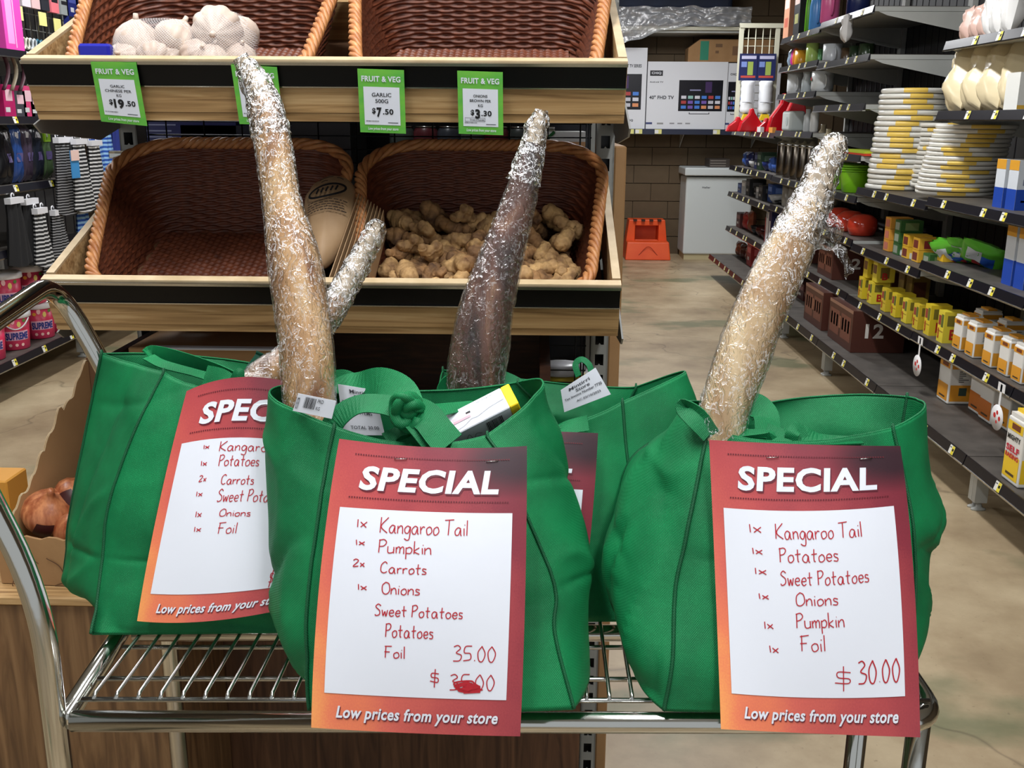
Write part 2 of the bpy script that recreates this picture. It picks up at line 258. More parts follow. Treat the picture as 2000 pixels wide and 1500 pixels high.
# ---------------------------------------------------------------- mesh helpers
KIDS={};ORG={}
class MB:
    def __init__(s): s.v=[];s.f=[];s.m=[];s.sm=[];s.uv=[];s.mats=[];s.n=0
    def add(s,V,Fc,m,smooth=False,uv=None):
        if m not in s.mats: s.mats.append(m)
        k=s.mats.index(m);V=np.asarray([tuple(v) for v in V] if not isinstance(V,np.ndarray) else V,dtype=float)
        s.v.append(V)
        if isinstance(Fc,np.ndarray): s.f.extend((Fc+s.n).tolist())
        else: s.f.extend([tuple(i+s.n for i in f) for f in Fc])
        s.m.extend([k]*len(Fc));s.sm.extend([smooth]*len(Fc));s.uv.append(np.asarray(uv,dtype=float) if uv is not None else np.zeros((len(V),2)))
        s.n+=len(V);return s
    def box(s,c,d,m,R=None):
        c=Vector(c);hx,hy,hz=d[0]/2,d[1]/2,d[2]/2
        V=[Vector((x,y,z)) for x in(-hx,hx) for y in(-hy,hy) for z in(-hz,hz)]
        if R is not None: V=[R@v for v in V]
        return s.add([v+c for v in V],[(0,1,3,2),(4,6,7,5),(0,4,5,1),(2,3,7,6),(0,2,6,4),(1,5,7,3)],m)
    def b2(s,x0,x1,y0,y1,z0,z1,m): return s.box(((x0+x1)/2,(y0+y1)/2,(z0+z1)/2),(abs(x1-x0),abs(y1-y0),abs(z1-z0)),m)
    def hexa(s,p,m): return s.add(p,[(0,1,3,2),(4,6,7,5),(0,4,5,1),(2,3,7,6),(0,2,6,4),(1,5,7,3)],m)
    def prism(s,poly,d,m,smooth=False):      # poly: 3D ring, d: extrusion vector
        n=len(poly);d=Vector(d);V=[Vector(p) for p in poly]+[Vector(p)+d for p in poly]
        return s.add(V,[tuple(range(n))[::-1],tuple(range(n,2*n))]+[(i,(i+1)%n,n+(i+1)%n,n+i) for i in range(n)],m,smooth)
    def tube(s,pts,r,m,n=10,closed=False,flat=1.,smooth=True):
        pts=[Vector(p) for p in pts];N=len(pts)
        if not hasattr(r,'__len__'): r=[r]*N
        V=[];up=None
        for i,p in enumerate(pts):
            a=pts[(i-1)%N] if closed or i>0 else p;b=pts[(i+1)%N] if closed or i<N-1 else p
            t=(b-a);t=t.normalized() if t.length>1e-9 else Vector((0,0,1))
            if up is None: up=Vector((0,0,1)) if abs(t.z)<.9 else Vector((1,0,0))
            x=t.cross(up);x=x.normalized() if x.length>1e-6 else t.orthogonal().normalized();y=x.cross(t).normalized();up=y
            for k in range(n):
                q=2*math.pi*k/n;V.append(p+x*(math.cos(q)*r[i])+y*(math.sin(q)*r[i]*flat))
        Fc=[(i*n+k,i*n+(k+1)%n,((i+1)%N)*n+(k+1)%n,((i+1)%N)*n+k) for i in range(N if closed else N-1) for k in range(n)]
        if not closed: Fc+= [tuple(range(n))[::-1],tuple(range((N-1)*n,N*n))]
        return s.add(V,Fc,m,smooth)
    def lathe(s,prof,m,n=20,c=(0,0,0),R=None,lob=0,amp=0,sq=1.):
        V=[];c=Vector(c)
        for (r,z) in prof:
            for k in range(n):
                q=2*math.pi*k/n;rr=r*(1+amp*abs(math.cos(lob*q/2))-amp*.5) if lob else r
                v=Vector((rr*math.cos(q),rr*math.sin(q)*sq,z));V.append((R@v if R is not None else v)+c)
        L=len(prof)
        Fc=[(i*n+k,i*n+(k+1)%n,(i+1)*n+(k+1)%n,(i+1)*n+k) for i in range(L-1) for k in range(n)]+[tuple(range(n))[::-1],tuple(range((L-1)*n,L*n))]
        return s.add(V,Fc,m,True)
    def grid(s,G,m,wrap=False,uv=True,smooth=True,close=False):   # G: (nv,nu,3)
        nv,nu=G.shape[:2];idx=np.arange(nv*nu).reshape(nv,nu)
        if wrap: a=idx[:-1];b=np.roll(a,-1,1);d=idx[1:];c=np.roll(d,-1,1)
        else: a=idx[:-1,:-1];b=idx[:-1,1:];c=idx[1:,1:];d=idx[1:,:-1]
        Fc=np.stack([a,b,c,d],-1).reshape(-1,4);uu,vv=np.meshgrid(np.linspace(0,1,nu),np.linspace(0,1,nv))
        return s.add(G.reshape(-1,3),Fc,m,smooth,np.stack([uu,vv],-1).reshape(-1,2))
    def sheet(s,fn,nu,nv,th,m,u0=0,u1=1,v0=0,v1=1,off=0,m2=None):          # a thin slab following fn(u,v)->point; fn.n = outward
        us=np.linspace(u0,u1,nu);vs=np.linspace(v0,v1,nv)
        A=np.array([[fn(u,v,off+th) for u in us] for v in vs]);B=np.array([[fn(u,v,off) for u in us] for v in vs])
        uu,vv=np.meshgrid(us,vs);U=np.stack([uu,vv],-1).reshape(-1,2)
        i=np.arange(nu*nv).reshape(nv,nu);f=np.stack([i[:-1,:-1],i[1:,:-1],i[1:,1:],i[:-1,1:]],-1).reshape(-1,4)
        s.add(A.reshape(-1,3),f,m,True,U);k=nu*nv
        s.add(B.reshape(-1,3),f[:,::-1].copy(),m2 or m,True,U)
        ring=list(i[0])+list(i[1:,-1])+list(i[-1,::-1][1:])+list(i[::-1,0][1:-1])
        V=np.concatenate([A.reshape(-1,3)[ring],B.reshape(-1,3)[ring]]);n=len(ring)
        return s.add(V,[(j,(j+1)%n,n+(j+1)%n,n+j) for j in range(n)],m2 or m)
    def build(s,name,parent=None,origin=None,mods=None,smooth_angle=None):
        V=np.concatenate(s.v) if s.v else np.zeros((0,3))
        if parent is not None: og=ORG[parent.name]
        else:
            if origin is None: origin=Vector(((V[:,0].min()+V[:,0].max())/2,(V[:,1].min()+V[:,1].max())/2,V[:,2].min()))
            og=Vector(origin)
        me=bpy.data.meshes.new(name);me.from_pydata((V-np.array(og)).tolist(),[],s.f)
        for m in s.mats: me.materials.append(m)
        me.polygons.foreach_set('material_index',s.m);me.polygons.foreach_set('use_smooth',s.sm)
        U=np.concatenate(s.uv)
        if U.any():
            ul=me.uv_layers.new(name='UVMap');li=np.empty(len(me.loops),dtype=np.int32);me.loops.foreach_get('vertex_index',li);ul.data.foreach_set('uv',U[li].ravel())
        me.update();o=bpy.data.objects.new(name,me);COL.objects.link(o)
        if parent is not None: o.parent=parent;KIDS.setdefault(parent.name,[]).append(o)
        else: o.location=og
        ORG[o.name]=og
        for t,k in(mods or []):
            md=o.modifiers.new(t.lower(),t)
            for a,b in k.items(): setattr(md,a,b)
        return o
BEV=lambda w=.003,s=1:[('BEVEL',dict(width=w,segments=s,limit_method='ANGLE',angle_limit=.6))]
def tag(o,label,cat,group=None):
    o['label']=label;o['category']=cat
    if group: o['group']=group
    return o
def thing(name,label,cat,loc,group=None):
    o=bpy.data.objects.new(name,None);COL.objects.link(o);o.location=loc;o.empty_display_size=.05;ORG[o.name]=Vector(loc);return tag(o,label,cat,group)
def struct(o): o['kind']='structure';return o
def dup(o,loc,label,rz=None,parent=None,scale=None):
    c=o.copy();COL.objects.link(c)
    if parent: c.parent=parent
    else:
        c.location=loc;c['label']=label
        if rz is not None: c.rotation_euler=(0,0,rz)
        if scale: c.scale=scale
    for k in KIDS.get(o.name,[]): dup(k,None,None,parent=c)
    return c
ORD=['first','second','third','fourth','fifth','sixth','seventh','eighth','ninth','tenth','eleventh','twelfth','thirteenth','fourteenth','fifteenth','sixteenth','seventeenth','eighteenth','nineteenth','twentieth']
_tc={}
def textmesh(s,bold=0.,shear=0.):
    k=(s,bold,shear)
    if k in _tc: return _tc[k]
    c=bpy.data.curves.new('t','FONT');c.body=s;c.size=1;c.offset=bold;c.shear=shear;c.resolution_u=3;c.fill_mode='FRONT'
    if bold>.02: c.space_character=1.06
    o=bpy.data.objects.new('t',c);me=o.to_mesh()
    V=np.empty(len(me.vertices)*3);me.vertices.foreach_get('co',V);V=V.reshape(-1,3)[:,:2].copy();Fc=[tuple(p.vertices) for p in me.polygons]
    o.to_mesh_clear();bpy.data.objects.remove(o);bpy.data.curves.remove(c)
    if len(V): V-=V.min(0);h=V[:,1].max();V=V/h
    _tc[k]=(V,Fc);return _tc[k]
def text_on(mb,s,fn,u0,u1,vt,vb,m,off,bold=0.,shear=0.,th=0.0):   # letters laid on a patch between u0..u1 and vt..vb
    V,Fc=textmesh(s,bold,shear)
    if not len(V): return
    W=V[:,0].max();pts=[fn(u0+(u1-u0)*x/W,vb+(vt-vb)*y,off) for x,y in V]
    mb.add(pts,Fc,m)
def planefn(o,ux,vy):                    # flat patch: o top-left, ux across, vy down
    o=Vector(o);ux=Vector(ux);vy=Vector(vy);n=vy.cross(ux).normalized()
    return lambda u,v,d=0:o+ux*u+vy*v+n*d
def quadfn(tl,tr,br,bl):
    n=((bl-tl).cross(tr-tl)).normalized()
    return lambda u,v,d=0:(tl*(1-u)+tr*u)*(1-v)+(bl*(1-u)+br*u)*v+n*d
def patchfn(ctrl):                       # 3x3 control points, biquadratic through all of them
    Cn=[[Vector(p) for p in r] for r in ctrl]
    def L(t): return (2*(t-.5)*(t-1),4*t*(1-t),2*t*(t-.5))
    def pos(u,v):
        a,b=L(u),L(v);p=Vector()
        for j in range(3):
            for i in range(3): p+=Cn[j][i]*(a[i]*b[j])
        return p
    def fn(u,v,d=0):
        p=pos(u,v)
        if d:
            e=.01;n=(pos(u,v+e)-pos(u,v-e)).cross(pos(u+e,v)-pos(u-e,v));p=p+n.normalized()*d
        return p
    return fn
def rect(mb,fn,u0,u1,v0,v1,m,off,nu=2,nv=2):
    us=np.linspace(u0,u1,nu);vs=np.linspace(v0,v1,nv);G=np.array([[fn(u,v,off) for u in us] for v in vs])[:, ::-1]
    mb.grid(G,m,smooth=True)
def crom(p,n):                           # Catmull-Rom through points (any dimension)
    p=np.asarray(p,float);q=np.vstack([2*p[0]-p[1],p,2*p[-1]-p[-2]]);o=[]
    for t in np.linspace(0,len(p)-1-1e-9,n):
        i=int(t);f=t-i;a,b,c,d=q[i],q[i+1],q[i+2],q[i+3]
        o.append(.5*((2*b)+(c-a)*f+(2*a-5*b+4*c-d)*f*f+(3*b-a-3*c+d)*f**3))
    return np.array(o)
# handwriting: strokes per letter (x,y), cap height 1, small letters .5
HW={'K':"0,1 0,0|.6,1 .05,.42 .6,0",'a':".5,.42 .25,.52 .04,.3 .1,.04 .33,.02 .48,.4 .5,.06 .6,0",'n':"0,.5 .02,0|.02,.3 .2,.5 .38,.42 .42,0",'g':".5,.42 .25,.52 .05,.3 .12,.06 .35,.05 .5,.44 .48,-.3 .28,-.42 .06,-.3",
'r':"0,.5 .03,0|.03,.28 .18,.48 .36,.46",'o':".25,.5 .04,.34 .08,.05 .28,0 .46,.18 .4,.44 .22,.5",'T':"0,.96 .75,1.02|.38,1 .34,0",'i':".05,.48 .07,0|.06,.68 .1,.72",'l':".05,1 .08,0",'P':".06,1 .04,0|0,.92 .35,1 .52,.8 .35,.55 .06,.46",
'u':"0,.5 .02,.1 .2,0 .4,.12 .42,.5|.42,.3 .45,0",'m':"0,.5 .02,0|.02,.3 .14,.5 .26,.4 .27,0|.27,.3 .42,.5 .54,.4 .56,0",'p':"0,.5 .03,-.4|.02,.4 .25,.52 .42,.33 .3,.06 .03,.05",'k':"0,1 .02,0|.35,.5 .04,.22 .4,0",
'C':".55,.85 .35,1 .05,.7 .05,.2 .3,0 .58,.12",'t':".2,.9 .19,.12 .3,0|0,.52 .42,.56",'s':".36,.46 .1,.5 .08,.33 .33,.2 .28,.02 0,.03",'O':".3,1 .03,.7 .06,.15 .34,0 .6,.3 .55,.85 .28,1",'w':"0,.5 .1,0 .25,.4 .38,0 .5,.5",
'e':".04,.25 .42,.3 .34,.5 .12,.46 .04,.2 .2,0 .44,.08",'S':".5,.85 .25,1 .04,.75 .4,.45 .4,.12 .1,0 0,.12",'F':".1,1 .08,0|0,.95 .6,1|0,.5 .45,.52",'f':".35,.95 .15,.9 .12,0|0,.5 .35,.5",'x':"0,.5 .35,0|.35,.52 .02,0",'1':".05,.75 .08,0",
'2':"0,.8 .2,1 .4,.75 .02,0 .45,.05",'3':".02,.9 .25,1 .4,.8 .15,.52 .45,.35 .35,.02 0,-.05",'5':".45,1 .1,.95 .05,.55 .38,.5 .38,.1 0,0",'0':".25,1 .03,.6 .1,.05 .3,0 .45,.5 .25,1",'.':".03,.0 .06,.04",'$':".45,.75 .1,.8 .1,.5 .42,.42 .38,.15 0,.2|.26,1.1 .24,-.25"}
def stroke(mb,pts,fn,W,Hh,m,off,wd=.0011):
    q=crom(pts,max(6,len(pts)*5)) if len(pts)>2 else np.array(pts);V=[];n=len(q)
    for i in range(n):
        a=q[max(i-1,0)];b=q[min(i+1,n-1)];d=(b-a)*np.array([W,Hh]);l=np.hypot(*d) or 1;nx,ny=-d[1]/l,d[0]/l
        for sgn in(-1,1): V.append(fn(q[i][0]+sgn*nx*wd/2/W,q[i][1]+sgn*ny*wd/2/Hh,off))
    mb.add(V,[(2*i,2*i+1,2*i+3,2*i+2) for i in range(n-1)],m)
def hand(mb,s,fn,W,Hh,u0,u1,vb,vt,m,off,wd=.0011):
    x=0;L=[]
    for ch in s:
        if ch==' ': x+=.35;continue
        mx=0
        for st in HW[ch].split('|'):
            p=[[float(a)+x,float(b)] for a,b in(t.split(',') for t in st.split())];L.append(p);mx=max(mx,max(q[0] for q in p)-x)
        x+=mx+.13
    x-=.13
    for p in L: stroke(mb,[(u0+(u1-u0)*(a+random.uniform(-.015,.015))/x,vb-(vb-vt)*(b+random.uniform(-.02,.02))) for a,b in p],fn,W,Hh,m,off,wd)
exec_order='structure first'
# ================================================================= THE ROOM
mb=MB();mb.b2(-5.2,4.4,-1.5,11.9,-.1,0,M['floor']);struct(mb.build('floor',origin=(0,0,0)))
mb=MB();mb.b2(-5.2,4.4,-1.5,11.9,CEIL,CEIL+.1,M['ceil']);struct(mb.build('ceiling'))
WB=11.62
wb=MB();wb.b2(-5.2,4.4,WB+.012,11.9,0,CEIL,M['mortar']);wb=struct(wb.build('wall_back',origin=(0,WB,0)))
mb=MB();mb.b2(-5.2,-5.1,-1.5,11.9,0,CEIL,M['block']);struct(mb.build('wall_left'))
mb=MB();mb.b2(4.3,4.4,-1.5,11.9,0,CEIL,M['block']);struct(mb.build('wall_right'))
mb=MB();mb.box((0,WB+.006,.098),(.392,.03,.192),M['block']);blk=mb.build('block',parent=wb)
blk.location=(-.2,0,0);first=True
for r in range(15):
    for c in range(8):
        x=.1+.4*c+(.2 if r%2 else 0);z=.2*r
        if z+.2>CEIL: continue
        if first: blk.location=(x,0,z);first=False;continue
        d=blk.copy();COL.objects.link(d);d.location=(x,random.uniform(-.002,.002),z)
for i,(x,y,e) in enumerate(LIGHTS):
    nm=['above the trolley handle','above the trolley end','above the aisle beside the stand','above the far aisle','above the left aisle','above the near left aisle'][i]
    t=thing('ceiling_light','fluorescent batten fitting on the ceiling '+nm,'lamp',(x,y,CEIL),'ceiling battens')
    mb=MB();mb.b2(x-.1,x+.1,y-.78,y+.78,CEIL-.06,CEIL,M['freezer']);mb.build('housing',t)
    for sx in(-.045,.045):
        mb=MB();mb.tube([(x+sx,y-.74,CEIL-.085),(x+sx,y+.74,CEIL-.085)],.015,M['emit']);mb.build('tube',t)
# ================================================================= THE TROLLEY
dz=lambda x:.888+.02*x
def arc(c,a,b,r,n=6):                 # rounded corner between directions
    pass
TY=.94
t=thing('trolley','chrome tubular stock trolley with wire deck carrying the four green bags','trolley',(0,1.1,0))
def bend(pts,r,n=7):                  # round every inner corner of a polyline
    o=[pts[0]]
    for i in range(1,len(pts)-1):
        a,b,c=pts[i-1],pts[i],pts[i+1];u=(a-b).normalized();v=(c-b).normalized();k=min(r,(a-b).length*.49,(c-b).length*.49)
        p,q=b+u*k,b+v*k
        for j in range(n):
            s=j/(n-1);o.append(p*(1-s)**2+b*2*s*(1-s)+q*s*s)
    o.append(pts[-1]);return o
nb=P(78,1165,TY);nt_=P(-150,720,TY);fbend=Vector((-.537,1.32,nb.z));ft=P(104,548,1.32)
nbase=Vector((P(107,1480,TY).x,TY,.12))
mb=MB();path=[nbase,Vector((P(92,1250,TY).x,TY,nb.z-.04)),nb,nt_+Vector((-.02,0,.03)),ft+Vector((-.02,-.02,.018)),fbend,Vector((-.537,1.32,.12))]
path=[nbase,nb,P(-150,722,TY),ft,P(202,712,1.32),fbend,Vector((-.537,1.32,.12))]
mb.tube(bend(path,.075,9),.0128,M['chrome'],16);mb.build('handle_frame',t)
rail=[Vector((-.495,TY,dz(-.5)-.012)),Vector((.435,TY,dz(.43)-.012)),Vector((.435,1.32,dz(.43)-.012)),Vector((-.537,1.32,dz(-.5)-.012))]
mb=MB();mb.tube(bend(rail,.05,8),.0115,M['chrome'],14);mb.build('deck_rail',t)
mb=MB();mb.tube([(-.505,TY,dz(-.5)-.012),(-.537,1.32,dz(-.5)-.012)],.0115,M['chrome'],12);mb.build('deck_rail',t)
mb=MB();mb.tube([(-.505,1.135,dz(-.5)-.014),(.425,1.135,dz(.43)-.014)],.0105,M['chrome'],12);mb.build('cross_tube',t)
for y in(.958,1.0,1.07,1.165,1.22,1.275):
    mb=MB();mb.tube([(-.492,y,dz(-.5)+.003),(.428,y,dz(.43)+.003)],.0028,M['wirechrome'],6);mb.build('wire',t)
for i in range(37):
    x=-.478+.0245*i;mb=MB();mb.tube([(x,.956,dz(x)+.004),(x,.962,dz(x)+.0085),(x,1.31,dz(x)+.0085),(x,1.318,dz(x)+.003)],.0024,M['wirechrome'],6);mb.build('wire',t)
for p,(x,y) in zip(((1790,1450),(1672,1450)),((0,.965),(0,1.135))):
    q=P(p[0],p[1],y);mb=MB();mb.tube([(q.x,y,dz(q.x)-.02),(q.x,y,.12)],.0125,M['chrome'],14);mb.build('leg',t)
for x,y in((nbase.x,TY),(-.537,1.32),(P(1790,1450,.965).x,.965),(P(1672,1450,1.135).x,1.135)):
    mb=MB();mb.lathe([(.04,-.012),(.05,-.009),(.05,.009),(.04,.012)],C(30,30,32),16,(x,y,.05),Matrix.Rotation(math.pi/2,3,'Y'));mb.b2(x-.018,x+.018,y-.012,y+.012,.1,.125,M['greysteel']);mb.build('castor',t)
# ================================================================= THE PRODUCE STAND
UX0,UX1=-.775,.128
st=thing('display_stand','grey slotted steel stand with wire mesh back holding the wooden trays','shelving',(-.32,1.95,0))
def upright(x):
    mb=MB();y=1.93;w_=.034
    for a,b in((x-w_/2,x-.0085),(x+.0085,x+w_/2)): mb.b2(a,b,y,y+.0025,0,2.3,M['greysteel'])
    mb.b2(x-w_/2,x-w_/2+.003,y,y+.05,0,2.3,M['greysteel']);mb.b2(x+w_/2-.003,x+w_/2,y,y+.05,0,2.3,M['greysteel']);mb.b2(x-w_/2,x+w_/2,y+.047,y+.05,0,2.3,M['stripblack'])
    for k in range(55):
        z=k*.042;mb.b2(x-.0085,x+.0085,y,y+.0025,z,z+.019,M['greysteel'])
        mb.prism([(x-.003,y,z+.019),(x+.003,y,z+.019),(x,y,z+.0225)],(0,.0025,0),M['greysteel'])
    mb.b2(x-.025,x+.025,1.88,2.03,0,.012,M['greysteel']);return mb
for x in(UX0,UX1): upright(x).build('upright',st)
for i in range(12):
    x=-.735+.0735*i+.02;mb=MB();mb.tube([(x,1.968,.5),(x,1.968,1.9)],.0016,M['darkwire'],5);mb.build('wire',st)
for x in (.082,.099,-.75):
    mb=MB();mb.tube([(x,1.966,.5),(x,1.966,1.9)],.0016,M['darkwire'],5);mb.build('wire',st)
for i in range(31):
    z=.93+.0255*i
    mb=MB();mb.tube([(-.752,1.971,z),(.104,1.971,z)],.0014,M['darkwire'],5);mb.build('wire',st)
for z in(1.275,1.608):                          # cantilever arms that hold the trays
    for x in(UX0-.002,UX1+.002):
        s=-1 if x<0 else 1;xx=x+s*.012
        mb=MB();mb.prism([(xx,1.93,z),(xx,1.93,z-.13),(xx,1.84,z-.15),(xx,1.62,z-.135),(xx,1.60,z-.122)],(s*.003,0,0),M['greysteel']);mb.build('bracket',st)
mb=MB();mb.b2(UX0+.02,UX1-.02,1.9,1.915,0.01,.66,M['panelwoodshaded']);mb.build('kick_panel',st,mods=BEV(.002))
TH=math.radians(21);SV=Vector((0,math.cos(TH),math.sin(TH)));NV=Vector((0,-math.sin(TH),math.cos(TH)))
def tray(O,x0,x1,label,ry):
    O=Vector(O);T=lambda x,s,n:O+Vector((x,0,0))+SV*s+NV*n
    def slab(mb,xa,xb,sa,sb,na,nb_,m): mb.hexa([T(x,s,n) for x in(xa,xb) for s in(sa,sb) for n in(na,nb_)],m)
    r=thing('wooden_tray',label,'tray',T((x0+x1)/2,.2,0));H=.097
    mb=MB();slab(mb,x0,x1,.002,.018,0,.013,M['wood']);slab(mb,x0,x1,.003,.018,.013,.0145,M['stripblack']);slab(mb,x0,x1,.0,.018,.0145,.0535,M['wood']);slab(mb,x0,x1,.003,.018,.0535,.055,M['stripblack']);slab(mb,x0,x1,.0,.018,.055,H-.004,M['wood'])
    slab(mb,x0,x1,-.001,.014,H-.003,H,M['woodedge']);mb.build('front_board',r)
    for xa,xb in((x0,x0+.013),(x1-.013,x1)):
        mb=MB();slab(mb,xa,xb,.02,.40,.0,H-.004,M['wood']);slab(mb,xa,xb,.02,.40,H-.004,H,M['woodedge']);mb.build('side_board',r)
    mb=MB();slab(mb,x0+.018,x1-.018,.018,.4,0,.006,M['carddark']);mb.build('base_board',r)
    mb=MB();slab(mb,x0+.018,x1-.018,.385,.4,.006,H-.02,M['wood']);mb.build('back_board',r)
    mb=MB();slab(mb,x0+.001,x1-.001,-.0035,-.0005,.058,.092,M['black']);ts=mb.build('ticket_strip',r)
    mb=MB();slab(mb,x0,x1,-.007,-.0005,.090,.0945,M['wirechrome']);slab(mb,x0,x1,-.0055,-.0005,.0555,.0575,M['wirechrome']);mb.build('metal_edge',ts)
    return T
TL=tray((0,1.584,1.160),-.782,.134,'pale oak display tray of the lower tier, with black ticket strip',0)
TU=tray((0,1.594,1.493),-.779,.133,'pale oak display tray of the upper tier, with black ticket strip',0)
# wicker baskets -----------------------------------------------------------
def basket(T,cx,label,hwb=.158,dep=.30,s0=.03):
    r=thing('wicker_basket',label,'basket',T(cx,s0+dep/2,.008),'woven baskets in the trays')
    SL=.36;base=[];R=.045
    def corner(ccx,ccs,a0): 
        for k in range(7): a=math.radians(a0+90*k/6);base.append((ccx+R*math.cos(a),ccs+R*math.sin(a),math.cos(a),math.sin(a)))
    x0,x1,a,b=-hwb,hwb,s0,s0+dep
    corner(x1-R,a+R,-90);corner(x1-R,b-R,0);corner(x0+R,b-R,90);corner(x0+R,a+R,180)
    base=np.array(base+[base[0]]);seg=np.hypot(*(np.diff(base[:,:2],axis=0).T));cum=np.r_[0,np.cumsum(seg)];Lt=cum[-1]
    ncell=int(Lt/.0225)//2*2;nu=ncell*7;rows=22;nv=rows*5+1
    u=np.arange(nu)/nu;pp=np.stack([np.interp(u*Lt,cum,base[:,i]) for i in range(4)],1)
    def top(s): return .05+.105*np.clip((s-s0)/dep,0,1.)**.9
    htop=top(pp[:,1]);vv=np.linspace(0,1,nv)
    ph=(u*ncell)%1.;cell=(u*ncell).astype(int)
    G=np.zeros((nv,nu,3));
    for j,v in enumerate(vv):
        row=v*rows;ri=int(row-1e-6);fr=row-ri
        prof=math.sqrt(max(0,1-(2*fr-1)**2))*.0034
        wv=np.cos(np.pi*(u*ncell+ri))*.0034
        d=prof+wv
        n=.006+v*htop;off=SL*n+d
        X=pp[:,0]+pp[:,2]*off;Sx=pp[:,1]+pp[:,3]*np.where(pp[:,3]>0,off,d)
        G[j,:,0]=cx+X;G[j,:,1]=Sx;G[j,:,2]=n
    o0=np.array(T(0,0,0));W=o0+G[...,:1]*np.array([1,0,0])+G[...,1:2]*np.array(SV)+G[...,2:3]*np.array(NV)
    mb=MB();mb.grid(W,M['wicker'],wrap=True);mb.build('woven_wall',r)
    xs=np.arange(cx-hwb+.005,cx+hwb-.005,.0033);ss=np.arange(s0+.003,s0+dep-.003,.0022);XX,SS=np.meshgrid(xs,ss)
    ri=((SS-s0)/.0066).astype(int);fr=((SS-s0)/.0066)%1
    Z=.0085+np.sqrt(np.clip(1-(2*fr-1)**2,0,1))*.0028+np.cos(np.pi*((XX-cx)/.0115+ri))*.0024
    W=o0+XX[...,None]*np.array([1,0,0])+SS[...,None]*np.array(SV)+Z[...,None]*np.array(NV)
    mb=MB();mb.grid(W,M['wicker']);mb.build('woven_floor',r)
    N=420;q=(np.arange(N)/N)*Lt;pp=np.stack([np.interp(q,cum,base[:,i]) for i in range(4)],1);hn=top(pp[:,1])+.009
    for k in range(4):
        mb=MB();A=q/.052*2*math.pi+k*math.pi/2;pts=[]
        for i in range(N):
            rad=.0064;o=SL*hn[i]+rad*math.cos(A[i]);n=hn[i]+rad*math.sin(A[i])
            pts.append(T(cx+pp[i,0]+pp[i,2]*o,pp[i,1]+pp[i,3]*(o if pp[i,3]>0 else rad*math.cos(A[i])),n))
        mb.tube(pts,.0051,M['wickerrim'],6,closed=True);mb.build('rim_strand',r)
    return r
basket(TL,-.548,'empty brown wicker basket at the left of the lower tray')
basket(TL,-.098,'brown wicker basket full of ginger at the right of the lower tray',hwb=.16)
basket(TU,-.548,'brown wicker basket with bagged garlic at the left of the upper tray')
basket(TU,-.098,'empty brown wicker basket at the right of the upper tray',hwb=.16)
# dark bin under the lower tray and the cardboard in it ----------------------
bx=P(1068,700,1.66).x
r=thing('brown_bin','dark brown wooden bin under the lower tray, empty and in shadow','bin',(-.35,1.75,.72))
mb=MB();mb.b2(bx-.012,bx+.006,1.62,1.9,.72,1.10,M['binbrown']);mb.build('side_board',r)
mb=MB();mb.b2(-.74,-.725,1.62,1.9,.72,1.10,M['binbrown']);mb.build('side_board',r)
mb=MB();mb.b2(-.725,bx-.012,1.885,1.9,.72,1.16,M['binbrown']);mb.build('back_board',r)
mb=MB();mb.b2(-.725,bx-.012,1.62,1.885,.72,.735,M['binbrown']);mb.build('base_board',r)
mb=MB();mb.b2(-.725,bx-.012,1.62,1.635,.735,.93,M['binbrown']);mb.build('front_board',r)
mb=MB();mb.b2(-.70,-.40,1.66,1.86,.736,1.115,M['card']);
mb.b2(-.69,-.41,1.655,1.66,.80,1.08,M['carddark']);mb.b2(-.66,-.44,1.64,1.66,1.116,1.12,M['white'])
tag(mb.build('carton',mods=BEV()),'brown cardboard carton standing in the shadow under the lower tray','box')
# ---- left plinth, onion carton
mb=MB();mb.b2(-1.7,P(352,1350,1.64).x,1.64,1.895,.0,.635,M['panelwood']);
o=tag(mb.build('wood_plinth',mods=BEV()),'light brown wood grain plinth under the onion carton','plinth')
mb=MB();mb.b2(-1.72,P(352,1350,1.64).x+.005,1.63,1.895,.637,.655,M['wood']);tag(mb.build('plinth_top',mods=BEV()),'thin oak board lying on the light brown wood plinth','board')
r=thing('onion_carton','brown cardboard carton with a wavy torn side holding brown onions','box',(-.75,1.8,.656))
A=P(168,705,1.93);B=P(-6,1070,1.70);mb=MB();n=46;ring=[]
A0=Vector((A.x,A.y,.657));B0=Vector((B.x,B.y,.657))
for i in range(n+1):
    f=i/n;p=A.lerp(B,f);p.z+=.006*math.sin(f*26)+.004*math.sin(f*61)+(.012 if .3<f<.5 else 0);ring.append(p)
nrm=(A0-B0).cross(Vector((0,0,1))).normalized()
mb.prism([A0]+ring+[B0],nrm*.0055,M['card']);mb.build('side_panel',r)
for off,mm in((.0012,'woodedge'),(.0042,'woodedge')):
    mb=MB();mb.tube([p+nrm*off+Vector((0,0,.0008+.0008*math.sin(i*2.2))) for i,p in enumerate(ring)],.0011,M[mm],5);mb.build('torn_edge',r)
Fz=.785;FR=Vector((-.56,1.655,0))
mb=MB();Bf=Vector((B.x+.012,B.y-.02,0));top=[]
for i in range(31):
    f=i/30;p=Bf.lerp(FR,f);p.z=P(60,1045,1.69).z+.003*math.sin(i*1.9)-.02*max(0,f-.5)*2;top.append(p)
mb.prism([Vector((Bf.x,Bf.y,.657))]+top+[Vector((FR.x,FR.y,.657))],(0,.006,0),M['card']);fp=mb.build('front_panel',r)
mb=MB();bk=Vector((-.50,1.925,0))
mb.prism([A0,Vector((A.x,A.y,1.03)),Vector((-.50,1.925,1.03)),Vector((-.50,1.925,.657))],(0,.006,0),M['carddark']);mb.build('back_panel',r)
mb=MB();mb.prism([(FR.x,FR.y,.657),(FR.x,FR.y,.75),(-.50,1.925,.9),(-.50,1.925,.657)],(.006,0,0),M['card']);mb.build('side_panel',r)
fn=planefn(P(10,1062,1.684),(.13,0.0,0),(0,0,-.11));mb=MB()
